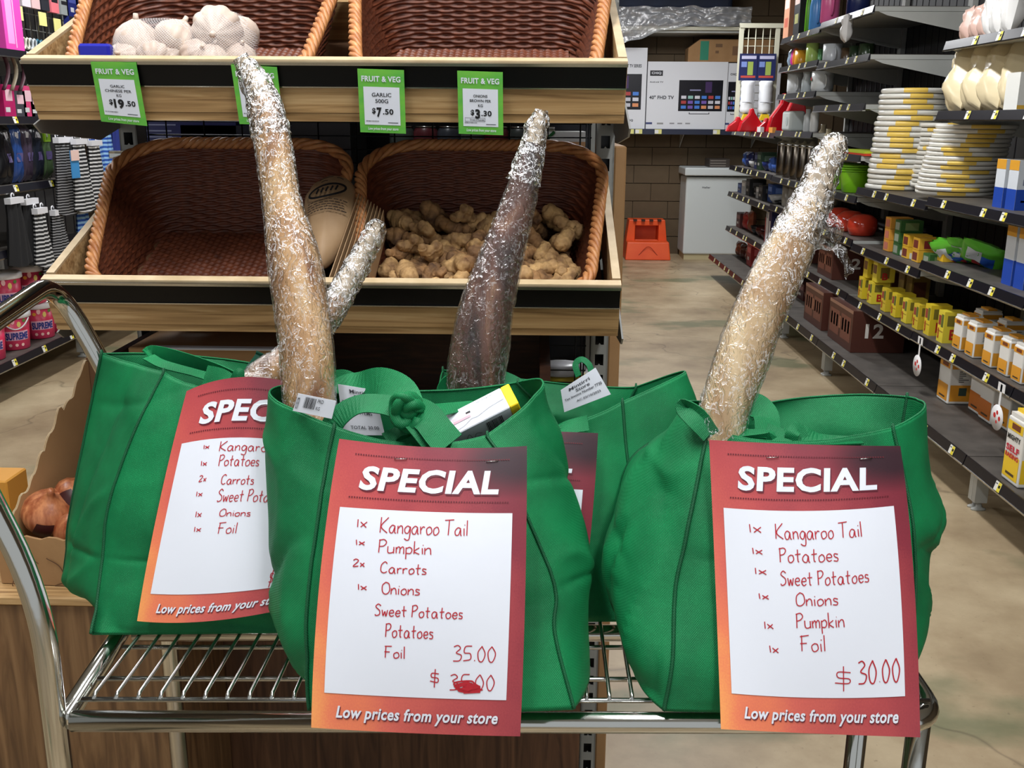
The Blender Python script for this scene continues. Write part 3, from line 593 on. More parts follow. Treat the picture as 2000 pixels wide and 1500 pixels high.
for st_ in([(.1,.35),(.3,.15),(.5,.3)],[(.62,.2),(.8,.35),(.85,.6),(.7,.7)],[(.15,.5),(.1,.75),(.4,.8)],[(.15,.98),(.2,.85),(.95,.85),(.98,1.)],[(.3,1.),(.42,.88),(.55,1.)]):
    stroke(mb,st_,lambda u,v,d=0:fn(u,v,d)+Vector((0,-.012,0)),.13,.11,C(92,62,40),.001,.002)
mb.build('print',fp)
def onion(mb_name,c,R_,rot,label):
    mb=MB();pr=[(0.0008,-.42),(.06,-.40),(.30,-.34),(.46,-.16),(.5,.0),(.46,.17),(.33,.33),(.17,.42),(.085,.50),(.06,.58),(.07,.66),(.001,.68)]
    c=Vector(c);R=Matrix.Rotation(rot[0],3,'X')@Matrix.Rotation(rot[1],3,'Y')
    r=thing('brown_onion',label,'onion',c-Vector((0,0,R_*.45)),'onions in the carton')
    mb.lathe([(a*R_*2,z*R_*1.75) for a,z in pr],M['onion'],22,c,R);mb.build('bulb',r)
    mb=MB();L=[]
    for j in range(5):
        for i in range(5):
            a=-1.9+i*.16+.05*j;zz=-.22+.1*j;rr=.5*math.sqrt(max(0,1-(zz/.46)**2))*1.02*R_*2*.5*2
            L.append(R@Vector((rr*math.cos(a),rr*math.sin(a),zz*R_*1.75))+c)
    mb.grid(np.array(L).reshape(5,5,3),M['oniondark']);mb.build('peeling_skin',r);return r
for i,(px,py,Y,R_,ro,lb) in enumerate([(98,1000,1.76,.052,(.4,.3),'large brown onion nearest the wavy side of the carton'),(150,1040,1.73,.042,(1.2,.3),'brown onion lying low behind the front of the carton'),(150,975,1.80,.048,(-.5,.8),'brown onion at the back, half behind the left green bag'),(205,1010,1.79,.048,(.9,-.5),'brown onion hidden deep in the carton behind the left bag')]):
    q=P(px,py,Y);onion('',q,R_,ro,lb)
mb=MB();mb.b2(-1.03,-.9,1.66,1.9,.657,.74,C(196,140,48,.6));mb.b2(-.66,-.53,1.72,1.85,.657,.70,M['carddark'])
mb=MB();q=P(8,940,1.8);mb.b2(q.x-.16,q.x+.004,1.80,1.88,.657,q.z,C(200,140,50,.6));tag(mb.build('yellow_carton',mods=BEV()),'small mustard yellow carton at the left of the onion carton','box')
mb=MB();mb.b2(-.93,-.57,1.70,1.9,.657,.70,M['onion'])
# ---- brown board leaning behind the stand
mb=MB();a=P(1189,285,2.03);mb.b2(.152,.176,2.02,2.30,.0,a.z,M['card']);tag(mb.build('cardboard_sheet',mods=BEV()),'tall folded brown cardboard sheet standing behind the right upright','cardboard')
# ---- goods seen through the mesh
mb=MB();mb.b2(-.78,.14,2.0,2.4,1.335,1.352,M['shelfgrey']);mb.b2(-.78,.14,2.0,2.4,.895,.912,M['shelfgrey']);mb.b2(-.78,.14,2.42,2.43,.0,2.3,M['stripblack'])
mb.b2(-.78,.14,2.0,2.4,1.72,1.735,M['shelfgrey'])
for x in (-.78,.125): mb.b2(x,x+.015,2.40,2.42,0,2.3,M['greysteel'])
tag(mb.build('rear_shelving'),'grey shelves behind the wire mesh of the produce stand','shelving')
for i,(px,c,h,l) in enumerate([(375,(30,34,86),.15,'dark navy blue carton behind the mesh, left of the tail'),(480,(24,26,40),.13,'black carton behind the mesh, hidden by the tall tail'),(640,(36,34,36),.15,'dark grey carton behind the mesh between the two upright tails')]):
    q=P(px,340,2.15);w_=.115 if i<2 else .06
    mb=MB();mb.b2(q.x-w_,q.x+w_,2.1,2.3,1.3525,1.3525+h,C(*c))
    fn=planefn((q.x-w_,2.1,1.3525+h),(2*w_,0,0),(0,0,-h))
    if i==0:
        for k in range(9): rect(mb,fn,.08,.08+.3+.1*random.random(),.12+.08*k,.14+.08*k,C(120,126,160),.0005)
        text_on(mb,'V',fn,.76,.8,.36,.46,C(190,190,210),.0006)
    mb.build('carton',mods=None);tag(bpy.data.objects[-1] if False else COL.objects[-1],l,'box','cartons behind the mesh')
cols=[(62,70,66),(90,34,40),(54,58,66),(80,84,80),(96,30,36),(60,66,64),(120,116,104)]
for i in range(7):
    q=P(785+46*i,345,2.1);c=(q.x,2.12,1.353);r=thing('drink_can','tall dark printed can, %s from the left behind the mesh'%ORD[i],'can',c,'cans behind the mesh')
    mb=MB();mb.lathe([(.024,0),(.0265,.004),(.0265,.118),(.022,.126),(.021,.128)],C(*cols[i],.35),14,c);mb.build('body',r)
    mb=MB();mb.lathe([(.0205,.128),(.0225,.1285),(.0225,.131),(.019,.131)],M['wirechrome'],14,c);mb.build('lid',r)
    mb=MB();fn=planefn((c[0]-.014,2.0925,1.353+.09),(.028,0,0),(0,0,-.05));text_on(mb,'dg',fn,.1,.9,.0,.5,M['white'],.0008);rect(mb,fn,.05,.95,.65,.95,C(170,170,160),.0008);mb.build('print',r)
q=P(1100,345,2.1);mb=MB();mb.b2(q.x-.05,q.x+.045,2.08,2.25,1.353,1.40,C(20,88,36));mb.b2(q.x-.05,q.x+.045,2.08,2.25,1.40,1.408,C(210,220,200));tag(mb.build('carton',mods=BEV()),'flat dark green carton beside the right upright, behind the mesh','box')
mb=MB();mb.b2(q.x-.055,q.x+.045,2.09,2.24,1.409,1.475,C(206,206,206));fn=planefn((q.x-.055,2.09,1.475),(.1,0,0),(0,0,-.066))
rect(mb,fn,0,.08,.3,.95,C(200,30,40),.0005);rect(mb,fn,.62,1,.3,1,C(196,150,108),.0005);rect(mb,fn,.55,.66,.3,1,C(232,206,120),.0005)
stroke(mb,[(.35,.0),(.2,.3),(.35,.7),(.7,.95)],fn,.1,.066,C(20,90,40),.0008,.006);tag(mb.build('carton',mods=None),'white and tan printed carton lying on the dark green one','box')
for i,(px,py,c,l) in enumerate([(1105,700,(220,220,225),'white packet low behind the mesh'),(1115,725,(215,190,70),'yellow printed packet low behind the mesh'),(1100,745,(40,70,140),'blue packet lowest behind the mesh')]):
    q=P(px,py,2.12);mb=MB();mb.lathe([(.01,-.012),(.05,-.01),(.055,0),(.05,.01),(.01,.012)],C(*c,.35),14,(q.x-.01,2.12,.925+.024*(2-i)),None,sq=.8);tag(mb.build('packet'),l,'packet','packets behind the mesh')
# price tickets ---------------------------------------------------------------
def ticket(tl,tr,br,bl,lines,price,label,extra=None,hide=False):
    fn=quadfn(*[P(*p) for p in(tl,tr,br,bl)]);r=thing('price_ticket',label,'price ticket',fn(.5,1),'green shelf tickets')
    mb=MB();mb.sheet(fn,9,9,.0006,M['greenprint']);rect(mb,fn,.11,.89,.27,.87,M['white'],.0012,9,9);mb.build('card',r)
    mb=MB();text_on(mb,'FRUIT & VEG',fn,.08,.92,.10,.19,M['white'],.0018,.03);text_on(mb,'Low prices from your store',fn,.18,.84,.905,.965,M['white'],.0018,.015,.2)
    for k,s in enumerate(lines):
        wd=.026*len(s)*(1.35 if len(lines)==2 else 1);c=.5;y=.36+.075*k*(1.3 if len(lines)==2 else 1);text_on(mb,s,fn,c-wd,c+wd,y,y+(.062 if len(lines)==2 else .045),M['ink'],.0018,.012)
    a,b=price.split('.');text_on(mb,'$',fn,.30-.02*len(a),.38-.02*len(a),.60,.70,M['ink'],.0018,.03)
    text_on(mb,a,fn,.40-.02*len(a),.40+.09*len(a),.59,.745,M['ink'],.0018,.05);text_on(mb,'.'+b,fn,.42+.095*len(a),.66+.085*len(a),.61,.70,M['ink'],.0018,.03)
    for k in range(26): rect(mb,fn,.14+.011*k,.14+.011*k+.006*random.choice((.6,1)),.80,.82,M['ink'],.0018)
    rect(mb,fn,.62,.84,.825,.835,M['ink'],.0018)
    if extra: text_on(mb,extra,fn,.26,.58,.745,.775,M['ink'],.0018,.01);[rect(mb,fn,a,b,c,d,M['ink'],.0018) for a,b,c,d in((.15,.6,.73,.735),(.15,.6,.785,.79),(.15,.155,.73,.79),(.595,.6,.73,.79))]
    mb.build('print',r)
ticket((177,121,1.553),(266,122,1.553),(288,246,1.575),(198,237,1.575),['GARLIC','CHINESE PER','KG'],'19.50','green and white ticket priced 19.50 at the left end of the upper tray')
ticket((451,126,1.553),(541,131,1.553),(554,245,1.575),(468,242,1.575),['GARLIC','AUSTRALIAN','KG'],'1.50','green ticket half hidden behind the tip of the tall tail')
ticket((698,134,1.551),(789,137,1.551),(793,261,1.572),(704,258,1.572),['GARLIC','500G'],'7.50','green ticket priced 7.50 reading garlic 500g')
ticket((893,138,1.551),(982,141,1.551),(983,264,1.572),(896,261,1.572),['ONIONS','BROWN PER','KG'],'3.30','green ticket priced 3.30, rightmost of the upper tray','Grown in Australia')
fn=quadfn(P(335,557,1.558),P(440,560,1.558),P(441,590,1.566),P(336,588,1.566));mb=MB();mb.sheet(fn,2,2,.0006,C(226,216,40,.5));rect(mb,fn,.02,.68,.42,.96,M['white'],.0008)
text_on(mb,'ONIONS BROWN BAG 2KG',fn,.04,.96,.06,.36,M['ink'],.001,.015);text_on(mb,'6.50',fn,.62,.93,.44,.9,M['ink'],.001,.04);rect(mb,fn,.14,.5,.62,.68,M['ink'],.001);rect(mb,fn,.06,.09,.5,.6,M['ink'],.001)
tag(mb.build('price_ticket'),'yellow and white onion ticket on the strip of the lower tray','price ticket')
q=P(838,578,1.557);mb=MB();mb.lathe([(.004,-.0005),(.0042,0),(.0038,.0006)],M['white'],7,q,Matrix.Rotation(math.pi/2,3,'X'),sq=.7);tag(mb.build('paper_scrap'),'tiny white scrap stuck on the black strip of the lower tray','scrap')
q=P(240,302,1.925);mb=MB();mb.box(q,(.05,.012,.014),M['wirechrome']);mb.box(q+Vector((0,-.008,.004)),(.044,.01,.003),M['chrome']);mb.box(q+Vector((.0,-.008,-.007)),(.03,.01,.006),M['greysteel']);mb.box(q+Vector((.028,.004,-.004)),(.012,.01,.012),M['greysteel'])
tag(mb.build('metal_clip',mods=BEV(.0015)),'small chrome clip fixed on the left upright between the tiers','clip')
# ================================================================= PRODUCE
def garlic(c,R_,rot,label,grp='garlic bulbs in nets'):
    c=Vector(c);R=Matrix.Rotation(rot[0],3,'X')@Matrix.Rotation(rot[1],3,'Y')
    r=thing('garlic_bulb',label,'garlic',c-Vector((0,0,R_*.8)),grp)
    mb=MB();mb.lathe([(.001,-.78*R_),(.25*R_,-.8*R_),(.7*R_,-.66*R_),(.97*R_,-.28*R_),(1.0*R_,.05*R_),(.86*R_,.4*R_),(.55*R_,.68*R_),(.28*R_,.84*R_),(.15*R_,.92*R_)],M['garlic'],54,c,R,lob=10,amp=.09);mb.build('cloves',r)
    mb=MB();mb.lathe([(.16*R_,.86*R_),(.12*R_,1.0*R_),(.1*R_,1.16*R_),(.001,1.17*R_)],M['garlic'],12,c,R);mb.build('stem',r)
    mb=MB();mb.lathe([(.24*R_,-.79*R_),(.2*R_,-.85*R_),(.001,-.86*R_)],C(170,150,120,.8),12,c,R);mb.build('root_plate',r)
    return r
GB=[(268,80,1.66,.036,(.2,.1),'garlic bulb at the left end of the netted group'),(345,76,1.67,.034,(-.3,.4),'garlic bulb in the middle of the netted group, stem to the right'),(300,112,1.635,.026,(2.2,.2),'small garlic bulb low in front of the left pair'),
(250,112,1.64,.028,(1.4,-.2),'garlic bulb lowest at the left end, behind the board'),(385,108,1.645,.026,(1.0,.6),'small garlic bulb below the gap between the two nets'),(425,62,1.675,.04,(1.75,.1),'large garlic bulb showing its root plate in the right net'),(462,72,1.71,.038,(.2,-.5),'large garlic bulb at the right rear of the right net'),(415,116,1.645,.027,(.3,.3),'garlic bulb lowest in the right net'),(470,112,1.67,.026,(.6,.3),'garlic bulb below the right rear one'),(340,112,1.66,.026,(.6,.9),'garlic bulb beneath the middle one')]
for px,py,Y,R_,ro,lb in GB: garlic(P(px,py,Y),R_,ro,lb)
def hull_net(pts,lab):
    import bmesh
    bm=bmesh.new()
    for c,rr in pts:
        for k in range(30):
            a=k*2.399963;zz=1-2*(k+.5)/30;q=math.sqrt(1-zz*zz);bm.verts.new(Vector(c)+Vector((math.cos(a)*q,math.sin(a)*q,zz*.97))*rr*1.04)
    bmesh.ops.convex_hull(bm,input=bm.verts);loose=[v for v in bm.verts if not v.link_faces];bmesh.ops.delete(bm,geom=loose,context='VERTS')
    zz=np.array([v.co[:] for v in bm.verts]);F_=[tuple(v.index for v in f.verts) for f in (bm.verts.index_update(),bm.faces)[1]];bm.free()
    mb=MB();mb.add(zz,F_,M['net'],True);return tag(mb.build('net_bag',mods=[('SUBSURF',dict(levels=1,render_levels=2))]),lab,'net bag','nets of garlic')
hull_net([(P(a,b,Y),R_) for a,b,Y,R_,_,_ in [GB[i] for i in(0,1,2,3,9)]],'white net bag around the left group of garlic bulbs')
hull_net([(P(a,b,Y),R_) for a,b,Y,R_,_,_ in [GB[i] for i in(4,5,6,7,8)]],'white net bag around the two large garlic bulbs at the right')
mb=MB();q=P(188,104,1.62);mb.box(q,(.05,.02,.028),C(24,30,150,.35));mb.box(q+Vector((0,0,-.03)),(.056,.03,.034),C(20,26,120,.35));tag(mb.build('blue_packet',mods=BEV(.004)),'small royal blue packet in the left corner of the upper tray','packet')
# ginger ---------------------------------------------------------------------
def bake(o):
    dg=bpy.context.evaluated_depsgraph_get();me=bpy.data.meshes.new_from_object(o.evaluated_get(dg));o.modifiers.clear();o.data=me
gv=[]
for k in range(9):
    mb=MB();rr=random.Random(k+3);pts=[(Vector((0,0,0)),.014)]
    for j in range(rr.choice((9,10,12))):
        p,rad=rr.choice(pts[-3:]);a=rr.uniform(-1.2,1.2)+(math.pi*.5 if rr.random()<.35 else 0);q=p+Vector((math.cos(a),math.sin(a),rr.uniform(-.35,.5)))*(rad*1.35);pts.append((q,rr.uniform(.007,.0145)))
    cg=sum((p for p,_ in pts),Vector())/len(pts)
    for p,rad in pts:
        p=p-cg
        for f in(-.4,.4):
            mb.lathe([(.0008,-rad),(rad*.6,-rad*.8),(rad*.95,-rad*.3),(rad,.1*rad),(rad*.8,.6*rad),(.3*rad,.95*rad),(.0008,rad)],M['ginger'],9,p+Vector((f*rad,f*rad*.5,0)))
    o=mb.build('ginger_root',origin=(0,0,0),mods=[('REMESH',dict(mode='VOXEL',voxel_size=.0024,use_smooth_shade=True))]);bake(o)
    for v in o.data.vertices: v.co+=v.co.normalized()*(noise.noise(v.co*110+Vector((k,0,0)))*.0026+abs(noise.noise(v.co*260))*.0016-(.0018 if math.sin(v.co.x*420+v.co.y*160)>.75 else 0))
    o.data.materials.clear();o.data.materials.append(M['ginger'] if k%3 else M['ginger2']);o.data.polygons.foreach_set('use_smooth',[True]*len(o.data.polygons));gv.append(o)
rr=random.Random(11);rowsn=['front','second','third','fourth','fifth','rear'];k=0
for ri,(s,n0,cnt) in enumerate([(.07,.022,10),(.105,.03,10),(.145,.036,10),(.185,.036,9),(.225,.044,8),(.27,.062,6)]):
    for c in range(cnt):
        x=-.255+.315*(c+.5)/cnt+rr.uniform(-.01,.01)+(0 if ri%2 else .008);q=TL(x,s+rr.uniform(-.01,.01),n0+rr.uniform(0,.012))
        lb='knobbly ginger root in the %s row of the ginger basket, %s from its left end'%(rowsn[ri],ORD[c])
        src=gv[k%9];o=src if k<9 else src.copy()
        if k>=9: COL.objects.link(o)
        o.location=q;o.rotation_euler=(rr.uniform(-.7,.7)+.35,rr.uniform(-.6,.6),rr.uniform(0,6.28));sc=rr.uniform(.85,1.2);o.scale=(sc,sc,sc);tag(o,lb,'ginger','ginger roots in the basket');k+=1
# kraft bags -------------------------------------------------------------------
out=[(598,392),(618,366),(650,352),(682,356),(697,378),(700,410),(692,450),(672,486),(648,514),(630,527),(612,516),(600,480),(591,435)]
dist=lambda x,y:1.80-.17*(y-350)/180
cen=Vector();Rg=[P(x,y,dist(x,y)) for x,y in out];cen=sum(Rg,Vector())/len(Rg);nn=(Rg[0]-cen).cross(Rg[4]-cen).normalized()
if nn.y>0: nn=-nn
ro=crom(np.array([tuple(p) for p in Rg+[Rg[0]]]),53)[:-1]
mb=MB();G=[]
for f,h in((1,0),(.97,.012),(.85,.024),(.6,.032),(.3,.036),(.02,.037)): G.append([Vector(cen)+(Vector(p)-cen)*f+nn*(h+.006*noise.noise(Vector(p)*30*f)) for p in ro])
G=[[ (Vector(cen)+(Vector(p)-cen)*f-nn*h) for p in ro] for f,h in((.02,.012),(.9,.01))]+G
mb.grid(np.array([[tuple(q) for q in r_] for r_ in G]),M['kraft'],wrap=True)
r=thing('paper_bag','large filled kraft paper bag with black print leaning in the left basket','paper bag',P(630,527,1.62));mb.build('body',r)
def pk(x,y): 
    return P(x,y,dist(x,y)-.042)
mb=MB();bq=[P(x,y,dist(x,y)) for x,y in((608,378),(692,370),(682,475),(602,480))]
def fn(u,v,d=0): return (bq[0]*(1-u)+bq[1]*u)*(1-v)+(bq[3]*(1-u)+bq[2]*u)*v+nn*(.043-.010*(((u-.5)*1.9)**2+((v-.45)*.9)**2)+d)
stroke(mb,[(.5+.42*math.cos(a),.34+.11*math.sin(a)-.05*math.cos(a)) for a in np.linspace(0,6.4,18)],fn,.07,.09,M['ink'],.002,.0035)
for k in range(5): stroke(mb,[(.25+.11*k,.39-.012*k),(.30+.11*k,.30-.012*k)],fn,.07,.09,M['ink'],.0022,.003)
for q,v in enumerate((.52,.565,.61,.655,.70)):
    u=.06
    while u<.9:
        du=random.uniform(.04,.12);cv=lambda x:v+.05*(2*x-1)**2-.02*x;stroke(mb,[(u,cv(u)),(u+du*.5,cv(u+du*.5)),(u+du,cv(u+du))],fn,.07,.09,C(64,50,40),.002,.0016);u+=du+.03
for a,c_ in(((.3,.14),(.62,.08)),((.35,.18),(.5,.155)),((.7,.1),(.85,.13))): stroke(mb,[a,((a[0]+c_[0])/2,(a[1]+c_[1])/2-.012),c_],fn,.07,.09,C(64,50,40),.002,.0014)
mb.build('print',r)
for i in range(9):
    f=i/8;a=P(700+6*i,378+4*i,1.74);b=P(640+10*i,548-2*i,1.575);u=Vector((.012,0,.0));mb=MB();w_=Vector((.028,.01,-.012))
    mb.hexa([a,a+u*.12,a+Vector((0,.01,-.05)),a+u*.12+Vector((0,.01,-.05)),b,b+u*.12,b+Vector((0,.01,-.035)),b+u*.12+Vector((0,.01,-.035))],M['kraft'])
    tag(mb.build('paper_bag'),'flat folded kraft bag between the baskets, %s from the left of its stack'%ORD[i],'paper bag','flat kraft bags')
# ================================================================= GREEN BAGS
def rings_pts(rings,Yb):
    out=[]
    for rg in rings:
        q=[None if p is None else (Vector(p[1:]) if p[0]=='w' else P(*p)) for p in rg]
        if q[4] is None: q[4]=Vector((q[3].x-.012,Yb,q[3].z));
        if q[6] is None: q[6]=Vector((q[7].x+.012,Yb,q[7].z))
        if q[5] is None: q[5]=(q[4]+q[6])/2+Vector((0,.012,0))
        out.append(q)
    return out
def bag(name,label,rings,Yb,seed):
    R8=rings_pts(rings,Yb);cols=[crom(np.array([tuple(R8[j][i]) for j in range(len(R8))]),96) for i in range(8)]
    ns=22;nv=96;G=np.zeros((nv,ns*4,3))
    for j in range(nv):
        c=[cols[i][j] for i in range(8)]
        for s in range(4):
            a,m_,b=c[2*s],c[2*s+1],c[(2*s+2)%8]
            for k in range(ns):
                t_=k/ns;G[j,s*ns+k]=a*(2*(t_-.5)*(t_-1))+m_*(4*t_*(1-t_))+b*(2*t_*(t_-.5))
    cen=G.mean(1,keepdims=True);D=G-cen;D[...,2]=0;D/=np.linalg.norm(D,axis=2,keepdims=True)
    for j in range(nv):
        for i in range(ns*4):
            p=Vector(G[j,i]);edge=min(i%ns,ns-i%ns)/ns*2
            q=p+Vector((seed,seed*.37,0));wp=Vector((noise.noise(q*4),noise.noise(q*4+Vector((9,3,1))),noise.noise(q*4+Vector((2,7,5)))))*.06
            def rid(a,b,c,k): return 1-min(1,abs(noise.noise(Vector(((q.x+wp.x)*a,(q.y+wp.y)*a,(q.z+wp.z)*b+c))))*k)
            h=noise.noise(q*5)*.006-.0085*rid(5.5,3,1,5)**2-.0035*rid(3,9,5,6)**2+.004*rid(11,5,9,5)**2+noise.noise(q*30)*.001
            h*=min(1,edge*2.2+.15)*(.3+.7*min(1,j/10))*min(1,(nv-1-j)/5+.1);G[j,i]+=D[j,i]*h
    o=R8[-1];r=thing(name,label,'shopping bag',(G[-1].mean(0)[0],G[-1].mean(0)[1],G[-1][:,2].min()),'green bags on the trolley')
    mb=MB();mb.grid(G,M['bag'],wrap=True);n=ns*4
    last=G[-1];c0=last.mean(0);mb.add(np.vstack([last,c0[None]]),[(i,(i+1)%n,n) for i in range(n)],M['bag'])
    mb.build('cloth_body',r,mods=[('SOLIDIFY',dict(thickness=.0016,offset=-1))])
    for s in range(4):
        L=[Vector(G[j,s*ns])+Vector(D[j,s*ns])*.001 for j in range(nv)];L=[L[0]+Vector((0,0,.006))]+L
        mb=MB();mb.tube(L,[.0026]+[.0044]*(len(L)-1),M['bagseam'],6,flat=.5);mb.build('seam',r)
    hem=[Vector(G[0,i])+Vector((0,0,.0006)) for i in range(n)];mb=MB();mb.tube(hem,.0013,M['bag'],5,closed=True);mb.build('hem',r)
    return r,G
B=None
def bz(px,Y): # bottom point standing on the deck
    x=P(px,1300,Y).x;return x
W_=lambda x,y:('w',x,y,dz(x)+.013)
bag2,G2=bag('shopping_bag','green cloth bag in front at the middle, its handles tied in a knot',[
 [(655,835,1.045),(805,868,1.035),(950,852,1.045),(1064,756,1.10),(1010,748,1.165),(830,765,1.175),(640,752,1.165),(527,768,1.10)],
 [(640,905,1.03),(820,930,1.015),(985,905,1.03),(1094,860,1.09),None,None,None,(526,870,1.09)],
 [(622,1010,1.0),(820,1010,.99),(1028,1008,1.01),(1124,1000,1.075),None,None,None,(529,1000,1.07)],
 [(605,1150,.97),(820,1150,.958),(1082,1145,.985),(1147,1115,1.05),None,None,None,(533,1130,1.05)],
 [(600,1250,.95),(815,1260,.94),(1082,1235,.962),(1145,1190,1.03),None,None,None,(545,1220,1.03)],
 [(606,1386,.925),(815,1392,.92),(1120,1384,.925),W_(.065,1.0),W_(.05,1.075),W_(-.09,1.08),W_(-.215,1.075),W_(-.235,1.0)]],1.16,3.)
bag1,G1=bag('shopping_bag','green cloth bag at the left rear of the deck beside the trolley handle',[
 [(322,728,1.225),(400,760,1.20),(560,790,1.21),(640,765,1.28),(640,742,1.36),(420,700,1.37),(200,692,1.30),(262,712,1.27)],
 [(262,850,1.19),(410,860,1.165),(575,880,1.18),(625,870,1.25),('w',-.215,1.355,1.08),('w',-.4,1.36,1.1),(168,850,1.29),(205,850,1.245)],
 [(216,985,1.16),(400,1000,1.13),(590,1000,1.15),(625,990,1.23),('w',-.205,1.34,1.03),('w',-.4,1.35,1.04),(143,980,1.27),(165,985,1.215)],
 [(204,1085,1.14),(400,1100,1.11),(592,1090,1.13),(625,1080,1.21),('w',-.2,1.32,.98),('w',-.4,1.33,.98),(133,1065,1.26),(150,1090,1.19)],
 [(194,1165,1.115),(400,1170,1.09),(592,1170,1.11),(620,1160,1.2),('w',-.2,1.3,.94),('w',-.4,1.31,.94),(155,1150,1.24),(160,1160,1.17)],
 [(180,1238,1.085),(400,1236,1.085),(590,1234,1.09),W_(-.19,1.2),W_(-.2,1.29),W_(-.35,1.3),W_(-.47,1.28),W_(-.482,1.17)]],1.34,9.)
bag3,G3=bag('shopping_bag','green cloth bag at the rear between the two front bags, holding a paper docket',[
 [(880,800,1.22),(1050,838,1.195),(1214,787,1.235),(1339,727,1.30),(1241,757,1.37),(1120,752,1.40),(866,724,1.39),(858,765,1.31)],
 [(868,880,1.2),(1050,900,1.18),(1222,880,1.215),(1366,815,1.285),('w',.13,1.375,1.09),('w',.05,1.38,1.09),('w',-.1,1.37,1.09),('w',-.125,1.29,1.09)],
 [(862,990,1.18),(1050,1000,1.15),(1236,990,1.19),(1372,930,1.27),('w',.14,1.36,1.04),('w',.05,1.36,1.04),('w',-.1,1.35,1.04),('w',-.12,1.27,1.04)],
 [(860,1090,1.16),(1050,1095,1.13),(1240,1090,1.165),(1368,1040,1.25),('w',.15,1.34,.985),('w',.05,1.34,.985),('w',-.1,1.33,.985),('w',-.12,1.25,.985)],
 [(862,1160,1.14),(1050,1165,1.12),(1236,1160,1.145),(1345,1110,1.23),('w',.16,1.33,.94),('w',.05,1.33,.94),('w',-.1,1.32,.94),('w',-.12,1.23,.94)],
 [(868,1212,1.11),(1050,1212,1.115),(1230,1212,1.12),W_(.17,1.21),W_(.18,1.3),W_(.05,1.31),W_(-.09,1.3),W_(-.1,1.22)]],1.36,17.)
bag4,G4=bag('shopping_bag','green cloth bag in front at the right end, open and bulging over the rail',[
 [(1383,838,1.05),(1545,864,1.03),(1742,838,1.06),(1806,796,1.13),(1770,776,1.20),(1610,774,1.23),(1440,800,1.20),(1342,787,1.12)],
 [(1365,930,1.025),(1560,945,1.01),(1762,930,1.04),(1814,925,1.12),None,None,None,(1248,925,1.10)],
 [(1342,1040,1.0),(1580,1040,.985),(1782,1040,1.01),(1842,1015,1.10),None,None,None,(1206,1035,1.075)],
 [(1318,1150,.98),(1580,1150,.962),(1785,1150,.99),(1806,1105,1.08),None,None,None,(1190,1140,1.04)],
 [(1314,1290,.945),(1580,1290,.938),(1775,1290,.95),(1788,1230,1.03),None,None,None,(1214,1255,1.0)],
 [(1298,1387,.93),(1540,1390,.93),(1760,1388,.93),W_(.365,1.0),W_(.35,1.075),W_(.26,1.08),W_(.145,1.075),W_(.12,.99)]],1.19,29.)
# handles --------------------------------------------------------------------
def ribbon(mb,pts,w_=.025,tw=0,m=None,n=26,th=.0014):
    q=crom(np.array([tuple(P(*p[:3]))+((p[3] if len(p)>3 else tw),) for p in pts]),n);A=[];Bq=[]
    for i in range(n):
        p=Vector(q[i][:3]);t_=(Vector(q[min(i+1,n-1)][:3])-Vector(q[max(i-1,0)][:3])).normalized();vd=(p-Vector((0,0,CH))).normalized();s=t_.cross(vd).normalized();nn=s.cross(t_).normalized()
        a=q[i][3];d=s*math.cos(a)+nn*math.sin(a);k=t_.cross(d).normalized()
        A.append([p-d*w_/2+k*th/2,p+d*w_/2+k*th/2,p+d*w_/2-k*th/2,p-d*w_/2-k*th/2])
    V=[x for a in A for x in a];Fc=[(4*i+k,4*i+(k+1)%4,4*i+4+(k+1)%4,4*i+4+k) for i in range(n-1) for k in range(4)]+[(0,1,2,3),(4*n-4,4*n-3,4*n-2,4*n-1)]
    mb.add(V,Fc,m or M['bag'])
mb=MB();ribbon(mb,[(650,745,1.15,1.0),(700,752,1.13,.3),(745,745,1.11,.2),(785,762,1.09,.2),(803,800,1.06,.1)],.033);ribbon(mb,[(640,850,1.05,.3),(660,815,1.05,.5),(700,790,1.05,.7),(750,790,1.05,.6),(795,803,1.045,.3)],.026)
h=mb.build('handle_strap',bag2)
mb=MB();ribbon(mb,[(795,800,1.05,.4),(830,812,1.03,.2),(858,845,1.015,.1),(878,868,1.005,.1)],.034);ribbon(mb,[(790,800,1.06,.8),(820,830,1.03,.5),(850,862,1.02,.3),(880,872,1.012,.2)],.03);h2=mb.build('strap_end',bag2)
mb=MB();ribbon(mb,[(800,805,1.07,.3),(840,803,1.08,.6),(880,797,1.10,.9),(930,790,1.12,1.1)],.02);ribbon(mb,[(800,815,1.05,1.1),(808,845,1.05,1.0),(790,868,1.05,.6)],.026);ribbon(mb,[(760,868,1.04,.3),(790,850,1.05,.5),(810,830,1.05,.6)],.03);mb.build('handle_strap',bag2)
mb=MB();k0=P(798,803,1.04)
for i,(a,b,rr_) in enumerate(((0,0,.016),(.006,-.003,.013),(-.005,.004,.014))):
    mb.tube([k0+Vector((a+rr_*math.cos(q)*.75,-.006+.006*math.sin(2*q+i),b+rr_*math.sin(q)*1.1)) for q in np.linspace(0,6.0,18)],.0065,M['bag'],8,flat=.8)
mb.lathe([(.001,-.012),(.009,-.01),(.013,0),(.009,.01),(.001,.012)],M['bag'],12,k0);mb.build('knot',bag2)
mb=MB();ribbon(mb,[(640,742,1.16,.2),(672,738,1.16,.1),(700,752,1.155,.3)],.02);mb.build('handle_strap',bag2)
mb=MB();ribbon(mb,[(470,742,1.24,.9),(420,722,1.27,.7),(350,700,1.30,.5),(300,690,1.31,.3),(290,697,1.29,.2)],.022);ribbon(mb,[(290,697,1.29,.8),(320,712,1.27,.9),(380,728,1.26,1.0),(440,745,1.25,.8)],.018)
ribbon(mb,[(400,735,1.25,.1),(430,742,1.24,.0),(452,758,1.23,.1)],.03);mb.build('handle_strap',bag1)
